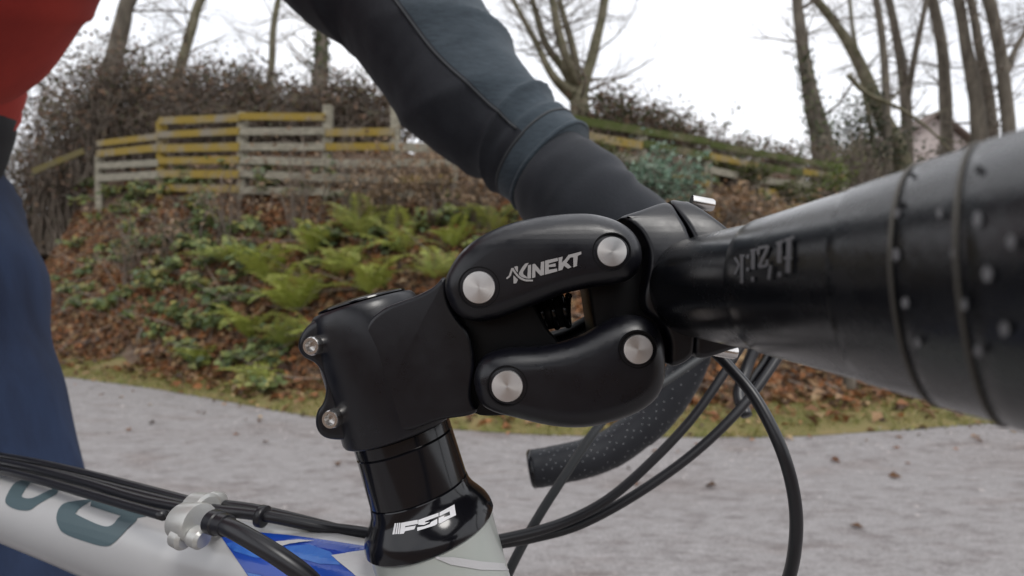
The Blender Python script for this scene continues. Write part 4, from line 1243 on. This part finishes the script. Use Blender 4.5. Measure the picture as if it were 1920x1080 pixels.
# --- cables
def cable(name, pts, r, m, k=8, n=14):
    return link(name, pymesh(*tube(catmull(pts, k), r, n)), m, bike)
cable('cable_housing', [P(1300, 610, .205), P(1335, 655, .195), P(1362, 682, .190), P(1415, 745, .180), P(1462, 835, .172), P(1488, 925, .170), P(1492, 1010, .172), P(1475, 1095, .180), P(1430, 1180, .19)], .0021, M_HOSE)
cable('cable_housing', [P(1395, 640, .26), P(1352, 708, .255), P(1296, 786, .25), P(1225, 862, .245), P(1140, 936, .24), P(1050, 982, .235), P(945, 1010, .225), P(860, 1022, .215), P(760, 1018, .212), P(690, 1000, .212), P(600, 988, .204), P(500, 968, .205), P(410, 957, .210), P(390, 954, .213)], .0022, M_HOSE)
cable('cable_housing', [P(1500, 600, .27), P(1470, 652, .265), P(1400, 752, .255), P(1310, 842, .25), P(1200, 922, .245), P(1090, 982, .24), P(1000, 1008, .235), P(930, 1020, .228), P(850, 1034, .222), P(760, 1024, .220), P(690, 1008, .219), P(590, 982, .215), P(480, 956, .222), P(400, 945, .228)], .0023, M_HOSE)
cable('cable_housing', [P(1330, 660, .33), P(1240, 720, .31), P(1160, 765, .29), P(1115, 808, .275), P(1060, 890, .26), P(1010, 968, .25), P(965, 1050, .24), P(930, 1130, .235), P(900, 1220, .23)], .0023, M_HOSEG)
cable('cable_housing', [P(408, 980, .182), P(440, 994, .176), P(482, 1018, .172), P(530, 1048, .170), P(575, 1082, .170), P(620, 1130, .172), P(680, 1200, .18)], .0030, M_HOSE)
cable('rear_hose', [P(1420, 640, .375), P(1400, 690, .37), P(1385, 740, .36), P(1400, 780, .35)], .0040, M_HOSE)

cable('bare_cable', [P(345, 978, .198), P(300, 968, .203), P(200, 936, .222), P(100, 905, .243), P(0, 878, .268), P(-120, 852, .31)], .0006, M_SILV)
cable('cable_sleeve', [P(308, 967, .199), P(240, 948, .212), P(150, 922, .230), P(60, 897, .250), P(-30, 876, .276), P(-150, 850, .32)], .0019, M_HOSE)
cable('cable_sleeve', [P(350, 955, .213), P(260, 936, .226), P(160, 906, .244), P(60, 880, .264), P(-30, 862, .29), P(-150, 840, .33)], .0022, M_HOSE)
cable('cable_sleeve', [P(372, 944, .222), P(260, 914, .240), P(160, 888, .258), P(60, 866, .278), P(-30, 850, .302), P(-150, 830, .34)], .0020, M_HOSE)
cable('cable_sleeve', [P(350, 950, .219), P(230, 920, .236), P(120, 892, .256), P(0, 868, .282), P(-130, 846, .33)], .0022, M_HOSE)
# cable stop: two barrels on a bridge with clamp knobs
stop = link('cable_stop', flat_caps(pymesh(*lathe(P(338, 976, .1935), (P(412, 984, .184) - P(338, 976, .1935)), [(0, .0046), (.001, .0064), (.0105, .0070), (.0118, .0066), (.0122, .0040)], 28))), M_CAST, bike)
link('barrel', flat_caps(pymesh(*lathe(P(360, 950, .214), (P(405, 958, .208) - P(360, 950, .214)), [(0, .0050), (.001, .0058), (.0095, .0062), (.0104, .0050)], 28))), M_CAST, stop)
link('barrel', flat_caps(pymesh(*lathe(P(395, 940, .226), (P(412, 944, .224) - P(395, 940, .226)), [(0, .0038), (.001, .0044), (.005, .0044), (.0055, .003)], 24))), M_CAST, stop)
for a_, b_, r_ in ((P(338, 1004, .188), P(352, 1010, .1865), .0042), (P(368, 1006, .185), P(384, 1012, .1835), .0036)):
    link('knob', flat_caps(pymesh(*lathe(a_, b_ - a_, [(-.002, .003), (-.001, r_), (.0028, r_ * 1.05), (.0040, r_ * .8), (.0042, .0005)], 24))), M_CAST, stop)
link('stop_base', flat_caps(pymesh(*tube([P(330, 1000, .195), P(372, 990, .200), P(420, 982, .205)], [.003, .005, .003], 14))), M_CAST, stop)
link('ferrule', flat_caps(pymesh(*lathe(P(398, 978, .1838), P(440, 990, .177) - P(398, 978, .1838), [(0, .0042), (.004, .0042), (.0046, .0037), (.009, .0036), (.0094, .0028)], 24))), M_HOSE, stop)
c0 = P(492, 968, .205)
link('cable_tie', pymesh(*lathe(c0, P(520, 973, .204) - P(480, 966, .206), [(-.0014, .0038), (-.0012, .0042), (.0012, .0042), (.0014, .0038)], 20)), M_HOSE, bike)
# ------------------------------------------------------------------ rider
M_SKIN = mat('skin', (.50, .33, .25), .55)
M_RED = mat('red_fleece', (0.30, 0.020, 0.013), 0.85, col2=(0.38, 0.030, 0.018), nscale=18, bump=.15, bscale=350, bdist=.001)
M_DENIM = mat('denim', (0.005, 0.011, 0.034), 0.85, col2=(0.020, 0.041, 0.100), nscale=22, stretch=(1, 1, .12), lo=.28, hi=.72, bump=.25, bscale=600, bdist=.0012)
M_BLACKC = mat('black_cloth', (0.008, 0.008, 0.010), 0.9)
M_SLEEVE = mat('heather_grey_sleeve', (0.022, 0.034, 0.046), 0.9, col2=(0.046, 0.066, 0.083), nscale=120, stretch=(1, 1, 5), lo=.3, hi=.7, bump=.3, bscale=420, bdist=.0012, sheen=.1)
M_SLEEVED = mat('shaded_sleeve_panel', (0.016, 0.018, 0.024), 0.92, col2=(0.023, 0.026, 0.033), nscale=60, bump=.2, bscale=420, bdist=.001)
M_GLOVE = mat('fleece_glove', (0.009, 0.012, 0.017), 0.9, col2=(0.015, 0.018, 0.025), nscale=30, bump=.25, bscale=600, bdist=.001, sheen=.12)
M_SEAM = mat('seam_thread', (0.05, 0.055, 0.06), 0.8)
M_HELM = mat('helmet_shell', (.05, .05, .055), .3)

# joints
HIPL, HIPR = fr(.692, .095, 1.15), fr(.66, -.10, 1.12)
KNEEL, KNEER = fr(.475, .115, .66), fr(.31, -.12, .84)
ANKL, ANKR = fr(.63, .135, .235), fr(.63, -.135, .535)
CHEST = fr(.43, 0, 1.42); NECK = fr(.33, 0, 1.56)
SHL, SHR = fr(.385, .19, 1.51), fr(.385, -.20, 1.51)
ELBL = P(625, -75, .492); WRL = P(1075, 345, .415)
ELBR, WRR = Vector((-.19, -.13, 1.28)), Vector((.07, -.085, 1.07))

# body: one continuous skin surface, mostly under the clothes
def body_mesh():
    js = {'pel': (fr(.65, 0, 1.10), .10), 'bel': (fr(.55, 0, 1.24), .10), 'che': (CHEST, .115), 'nec': (NECK, .055), 'hea': (NECK + Vector((.06, -.02, .09)), .075), 'top': (NECK + Vector((.08, -.027, .18)), .075),
          'hl': (HIPL, .075), 'kl': (KNEEL, .05), 'al': (ANKL, .035), 'hr': (HIPR, .075), 'kr': (KNEER, .05), 'ar': (ANKR, .035),
          'sl': (SHL, .05), 'el': (ELBL, .038), 'wl': (WRL, .027), 'sr': (SHR, .05), 'er': (ELBR, .036), 'wr': (WRR, .026)}
    ed = [('pel', 'bel'), ('bel', 'che'), ('che', 'nec'), ('nec', 'hea'), ('hea', 'top'), ('pel', 'hl'), ('hl', 'kl'), ('kl', 'al'), ('pel', 'hr'), ('hr', 'kr'), ('kr', 'ar'),
          ('che', 'sl'), ('sl', 'el'), ('el', 'wl'), ('che', 'sr'), ('sr', 'er'), ('er', 'wr')]
    names = list(js)
    me = bpy.data.meshes.new('body')
    me.from_pydata([tuple(js[n][0]) for n in names], [(names.index(a), names.index(b)) for a, b in ed], [])
    o = bpy.data.objects.new('tmp_body', me); COL.objects.link(o)
    o.modifiers.new('skin', 'SKIN'); sv = me.skin_vertices[0].data
    for i, n in enumerate(names): sv[i].radius = (js[n][1],) * 2; sv[i].use_root = (i == 0)
    s = o.modifiers.new('sub', 'SUBSURF'); s.levels = 2; s.render_levels = 2
    dg = bpy.context.evaluated_depsgraph_get(); dg.update()
    m2 = bpy.data.meshes.new_from_object(o.evaluated_get(dg))
    bpy.data.objects.remove(o)
    for p in m2.polygons: p.use_smooth = True
    m2.materials.clear()
    return m2
person = root('person', fr(.62, .1, 0.12), 'rider in red vest, grey sleeves, dark gloves and blue jeans riding at the left', 'person')
link('body', body_mesh(), M_SKIN, person)

def cloth(pts, rad, n, seed, amp, freq, k=8, up=None, wr=None):
    """swept garment with folds: rad per control point; wr(t, an, p) adds wrinkles"""
    C = catmull(pts, k)
    ra = np.array([r if hasattr(r, '__len__') else (r, r) for r in rad], float)
    tt = np.linspace(0, 1, len(C)); tc = np.linspace(0, 1, len(ra))
    RR = [(float(np.interp(t, tc, ra[:, 0])), float(np.interp(t, tc, ra[:, 1]))) for t in tt]
    def fn(i, kk, an):
        t = i / (len(C) - 1)
        f = 1 + amp * noise.noise(Vector((math.cos(an) * freq * .5 + seed, math.sin(an) * freq * .5, t * freq * 2.2)))
        f += amp * .5 * noise.noise(Vector((math.cos(an) * freq + seed, math.sin(an) * freq, t * freq * 6)))
        if wr: f += wr(t, an)
        return f
    return tube(C, RR, n, fn=fn, up=up), C, RR

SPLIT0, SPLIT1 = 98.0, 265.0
# left sleeve: control points follow the arm; radii in metres
S0 = [SHL + Vector((0, 0, -.01)), SHL.lerp(ELBL, .55) + Vector((0, .0, .01)), ELBL, P(735, 0, .482), P(806, 92, .470), P(862, 165, .460), P(935, 232, .448), P(985, 275, .440), P(1035, 318, .430)]
SR = [.082, .070, .063, .063, .0620, .0600, .0500, .0450, .0440]
def ridge(x): return 1 - abs(math.sin(x)) ** .6
def sl_wr(t, an):
    w = .15 * (ridge(26 * t + 1.3 * math.sin(an + .6)) - .4) * math.exp(-((t - .83) / .07) ** 2)
    w += .11 * (ridge(15 * t + 1.1 * an) - .4) * math.exp(-((t - .62) / .16) ** 2)
    w += .09 * (ridge(17 * t - 1.2 * an + 1) - .4) * math.exp(-((t - .30) / .10) ** 2)
    w += .035 * math.exp(-((t - .885) / .012) ** 2) - .03 * math.exp(-((t - .915) / .008) ** 2)
    w += .05 * math.exp(-((t - .70) / .05) ** 2) * max(0, math.cos(an - 2.6))
    w += .012 * noise.noise(Vector((math.cos(an) * 3, math.sin(an) * 3, t * 40)))
    return w
(sv_, sf_), SC_, SR_ = cloth(S0, SR, 64, 3.1, .05, 1.6, 16, up=(0, 0, 1), wr=sl_wr)
me = pymesh(sv_, sf_)
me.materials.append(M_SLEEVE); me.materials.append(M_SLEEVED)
# two cloth panels: heather grey on top, underside shade painted into the dark lower one
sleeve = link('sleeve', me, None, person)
NSEG = 64
eye = Vector((0, 0, CAM_Z))
def px_of(v):
    d = v.y
    return (960 + F_PX * v.x / d, 540 - F_PX * (v.z - CAM_Z) / d) if d > .02 else (-9999, -9999)
SEAM = [(690, -140), (735, -40), (760, 0), (800, 50), (848, 105), (890, 160), (945, 235), (985, 262), (1012, 258)]
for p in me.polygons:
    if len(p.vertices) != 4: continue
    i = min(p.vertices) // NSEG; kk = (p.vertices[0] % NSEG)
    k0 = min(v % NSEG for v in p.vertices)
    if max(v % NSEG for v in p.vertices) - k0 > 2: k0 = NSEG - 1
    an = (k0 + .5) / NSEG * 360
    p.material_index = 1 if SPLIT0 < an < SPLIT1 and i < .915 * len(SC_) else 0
def surf_line(C, RR, verts, n, ang0, i0, i1, off, dang=0.0):
    ln = []
    for i in range(i0, i1):
        a = ang0 + dang * (i - i0) / max(1, i1 - i0)
        k = a / 360 * n; ka = int(k) % n; kb = (ka + 1) % n; f = k - int(k)
        p = verts[i * n + ka].lerp(verts[i * n + kb], f)
        ln.append(p + (p - C[i]).normalized() * off)
    return ln
nC = len(SC_)
link('seam', pymesh(*tube(surf_line(SC_, SR_, sv_, NSEG, SPLIT0, int(nC * .2), int(nC * .90), .0004), .0010, 6)), M_SEAM, sleeve)
def hoop(C, verts, n, i, off, r):
    pts = [verts[i * n + k] + (verts[i * n + k] - C[i]).normalized() * off for k in range(n)] ; pts.append(pts[0].copy())
    return tube(pts, r, 6, cap=False)
link('seam', pymesh(*hoop(SC_, sv_, NSEG, int(nC * .915), .0003, .0011)), M_SEAM, sleeve)
link('cuff_hem', pymesh(*hoop(SC_, sv_, NSEG, nC - 2, .0, .0022)), M_SLEEVE, sleeve)

# left glove: wrist, palm and five fingers closed over the hood
G0 = [P(995, 285, .438), P(1026, 318, .430), P(1052, 345, .422), P(1085, 375, .414), P(1128, 415, .405), P(1190, 455, .400), P(1225, 500, .397)]
(gv, gf), GC, GR = cloth(G0, [.034, .0385, .0430, .0440, .042, .038, .026], 40, 8.2, .05, 2.0, 10, up=(0, 0, 1),
                         wr=lambda t, an: .02 * math.sin(30 * t + 3 * math.sin(an)) * math.exp(-((t - .62) / .12) ** 2))
glove = link('glove', pymesh(gv, gf), M_GLOVE, person)
for q, (dx, L) in enumerate(((0, .062), (.020, .070), (.039, .066), (.056, .052))):
    b = P(1190, 455, .400) + Vector((.012 + dx * .9, -.008, -.004 - dx * .12))
    f = catmull([b + Vector((-.02, .012, .0)), b, b + Vector((.008, -.022, -.012)), b + Vector((.004, -.026, -.036)), b + Vector((-.006, -.012, -.050))], 5)
    link('finger', pymesh(*tube(f, [.0105] * 12 + [.0095] * 5 + [.008] * 4, 12)), M_GLOVE, glove)
b = P(1165, 440, .405)
link('thumb', pymesh(*tube(catmull([b, b + Vector((.02, .03, -.005)), b + Vector((.042, .034, -.018)), b + Vector((.06, .024, -.028))], 5), [.013] * 8 + [.010] * 8, 12)), M_GLOVE, glove)

# right sleeve and glove (beside the camera, out of the picture)
(rv, rf_), _, _ = cloth([SHR, SHR.lerp(ELBR, .5), ELBR, ELBR.lerp(WRR, .5), WRR], [.085, .068, .058, .05, .042], 32, 5, .04, 1.6, 8)
link('sleeve', pymesh(rv, rf_), M_SLEEVE, person)
rg_ = link('glove', pymesh(*tube(catmull([WRR.lerp(ELBR, .1), WRR, WRR + Vector((.05, .02, -.02)), WRR + Vector((.09, .03, -.035))], 5), [.033] * 6 + [.04] * 6 + [.03] * 4, 20)), M_GLOVE, person)
for q in range(4):
    b = WRR + Vector((.075 + q * .019, .03, -.035 - q * .003))
    link('finger', pymesh(*tube(catmull([b, b + Vector((.004, .026, -.012)), b + Vector((0, .026, -.04)), b + Vector((-.006, .006, -.052))], 4), .0098, 10)), M_GLOVE, rg_)
link('thumb', pymesh(*tube(catmull([WRR + Vector((.05, -.02, -.02)), WRR + Vector((.08, -.025, -.03)), WRR + Vector((.11, -.015, -.045))], 4), .011, 10)), M_GLOVE, rg_)

# red vest
V0 = [fr(.618, .01, 1.200), fr(.612, .01, 1.210), fr(.630, .01, 1.234), fr(.628, .01, 1.246), fr(.575, .01, 1.262), fr(.530, .0, 1.30), fr(.475, .0, 1.37), fr(.42, 0, 1.45), fr(.385, 0, 1.52), fr(.36, 0, 1.565)]
VR = [(.176, .126), (.172, .121), (.160, .104), (.160, .108), (.182, .136), (.192, .142), (.195, .138), (.20, .130), (.15, .10), (.075, .07)]
(vv, vf_), VC, _ = cloth(V0, VR, 72, 12.0, .035, 1.4, 10, up=LT, wr=lambda t, an: .035 * (ridge(3.0 * an + 9 * t) - .4) * math.exp(-((t - .12) / .16) ** 2) + .03 * (ridge(20 * t + 2 * math.sin(an * 2)) - .4) * math.exp(-((t - .4) / .2) ** 2))
vest = link('vest', pymesh(vv, vf_), M_RED, person)
link('hem', pymesh(*hoop(VC, vv, 72, 1, -.001, .004)), M_RED, vest)
# black shirt hem below the vest
(bv, bf), _, _ = cloth([fr(.645, .01, 1.13), fr(.628, .01, 1.17), fr(.615, .01, 1.215)], [(.172, .126), (.174, .126), (.168, .116)], 48, 2, .03, 2, 6, up=LT)
link('shirt_hem', pymesh(bv, bf), M_BLACKC, person)
# jeans: one leg each, seat between
def leg(h, kn, an, fwd, seed):
    pts = [h + Vector((0, 0, -.03)), h.lerp(kn, .22) + fwd * .012, h.lerp(kn, .5) + fwd * .018, h.lerp(kn, .78) + fwd * .012, kn, kn.lerp(an, .4) - fwd * .006, kn.lerp(an, .8), an + Vector((0, 0, -.01))]
    return cloth(pts, [.100, .096, .088, .078, .070, .068, .062, .062], 56, seed, .10, 1.7, 12,
                 wr=lambda t, a: .09 * (ridge(17 * t + 1.6 * math.sin(a + seed)) - .4) * (math.exp(-((t - .10) / .10) ** 2) + math.exp(-((t - .52) / .08) ** 2) + .8 * math.exp(-((t - .95) / .08) ** 2)) + .08 * (ridge(2.0 * a + 7 * t + seed) - .4) * math.exp(-((t - .28) / .22) ** 2) + .10 * math.exp(-((t - .20) / .035) ** 2) - .05 * math.exp(-((t - .27) / .03) ** 2))
FW = -BK
jeans = None
for h, kn, an, s in ((HIPL, KNEEL, ANKL, 1.7), (HIPR, KNEER, ANKR, 6.1)):
    (lv, lf), LC, _ = leg(h, kn, an, FW, s)
    j = link('jeans_leg', pymesh(lv, lf), M_DENIM, person)
    k0 = 56 * 0.30
    if s == 1.7:
        pk = []
        for q in range(26):
            i = 6 + int(q * .9); a = 130 + q * 2.2
            k = int(a / 360 * 56) % 56; p = lv[i * 56 + k]
            pk.append(p + (p - LC[i]).normalized() * .0012)
        link('pocket_seam', pymesh(*tube(pk, .0013, 6)), M_DENIM, j)
(jv, jf), _, _ = cloth([fr(.66, 0, 1.00), fr(.65, 0, 1.08), fr(.64, 0, 1.15)], [(.13, .10), (.17, .118), (.165, .112)], 40, 4, .03, 2, 6, up=LT)
link('jeans_seat', pymesh(jv, jf), M_DENIM, person)
for a in (ANKL, ANKR):
    sh = [a + BK * .05 + Vector((0, 0, -.06)), a + Vector((0, 0, -.055)), a + FW * .06 + Vector((0, 0, -.068)), a + FW * .13 + Vector((0, 0, -.075)), a + FW * .19 + Vector((0, 0, -.078))]
    link('shoe', pymesh(*tube(catmull(sh, 4), [(.030, .03)] * 4 + [(.040, .036)] * 4 + [(.030, .044)] * 4 + [(.022, .044)] * 3 + [(.012, .025)] * 2, 18, up=(0, 0, 1))), M_BLACKC, person)
# head details and helmet
hc = NECK + Vector((.075, -.025, .13))
for s in (-1, 1):
    e = hc + FW * .078 + LT * s * .032 + Vector((0, 0, .01))
    link('eye', pymesh(*lathe(e - FW * .004, FW, [(0, .001), (.002, .009), (.008, .006), (.010, .001)], 12)), mat('eye', (.7, .7, .7), .3), person)
    link('ear', pymesh(*lathe(hc + LT * s * .074, LT * s, [(0, .02), (.008, .026), (.012, .014)], 12)), M_SKIN, person)
link('nose', pymesh(*tube([hc + FW * .075 + Vector((0, 0, .01)), hc + FW * .095 + Vector((0, 0, -.012)), hc + FW * .078 + Vector((0, 0, -.022))], [.006, .012, .006], 8)), M_SKIN, person)
link('mouth', pymesh(*tube([hc + FW * .079 + LT * s + Vector((0, 0, -.048)) for s in (-.022, 0, .022)], .005, 8)), mat('lips', (.40, .20, .17), .5), person)
link('helmet', pymesh(*lathe(hc + Vector((0, 0, .045)), (0.15, 0, 1), [(-.01, .105), (.0, .112), (.03, .108), (.06, .088), (.08, .058), (.09, .02), (.091, .001)], 28)), M_HELM, person)
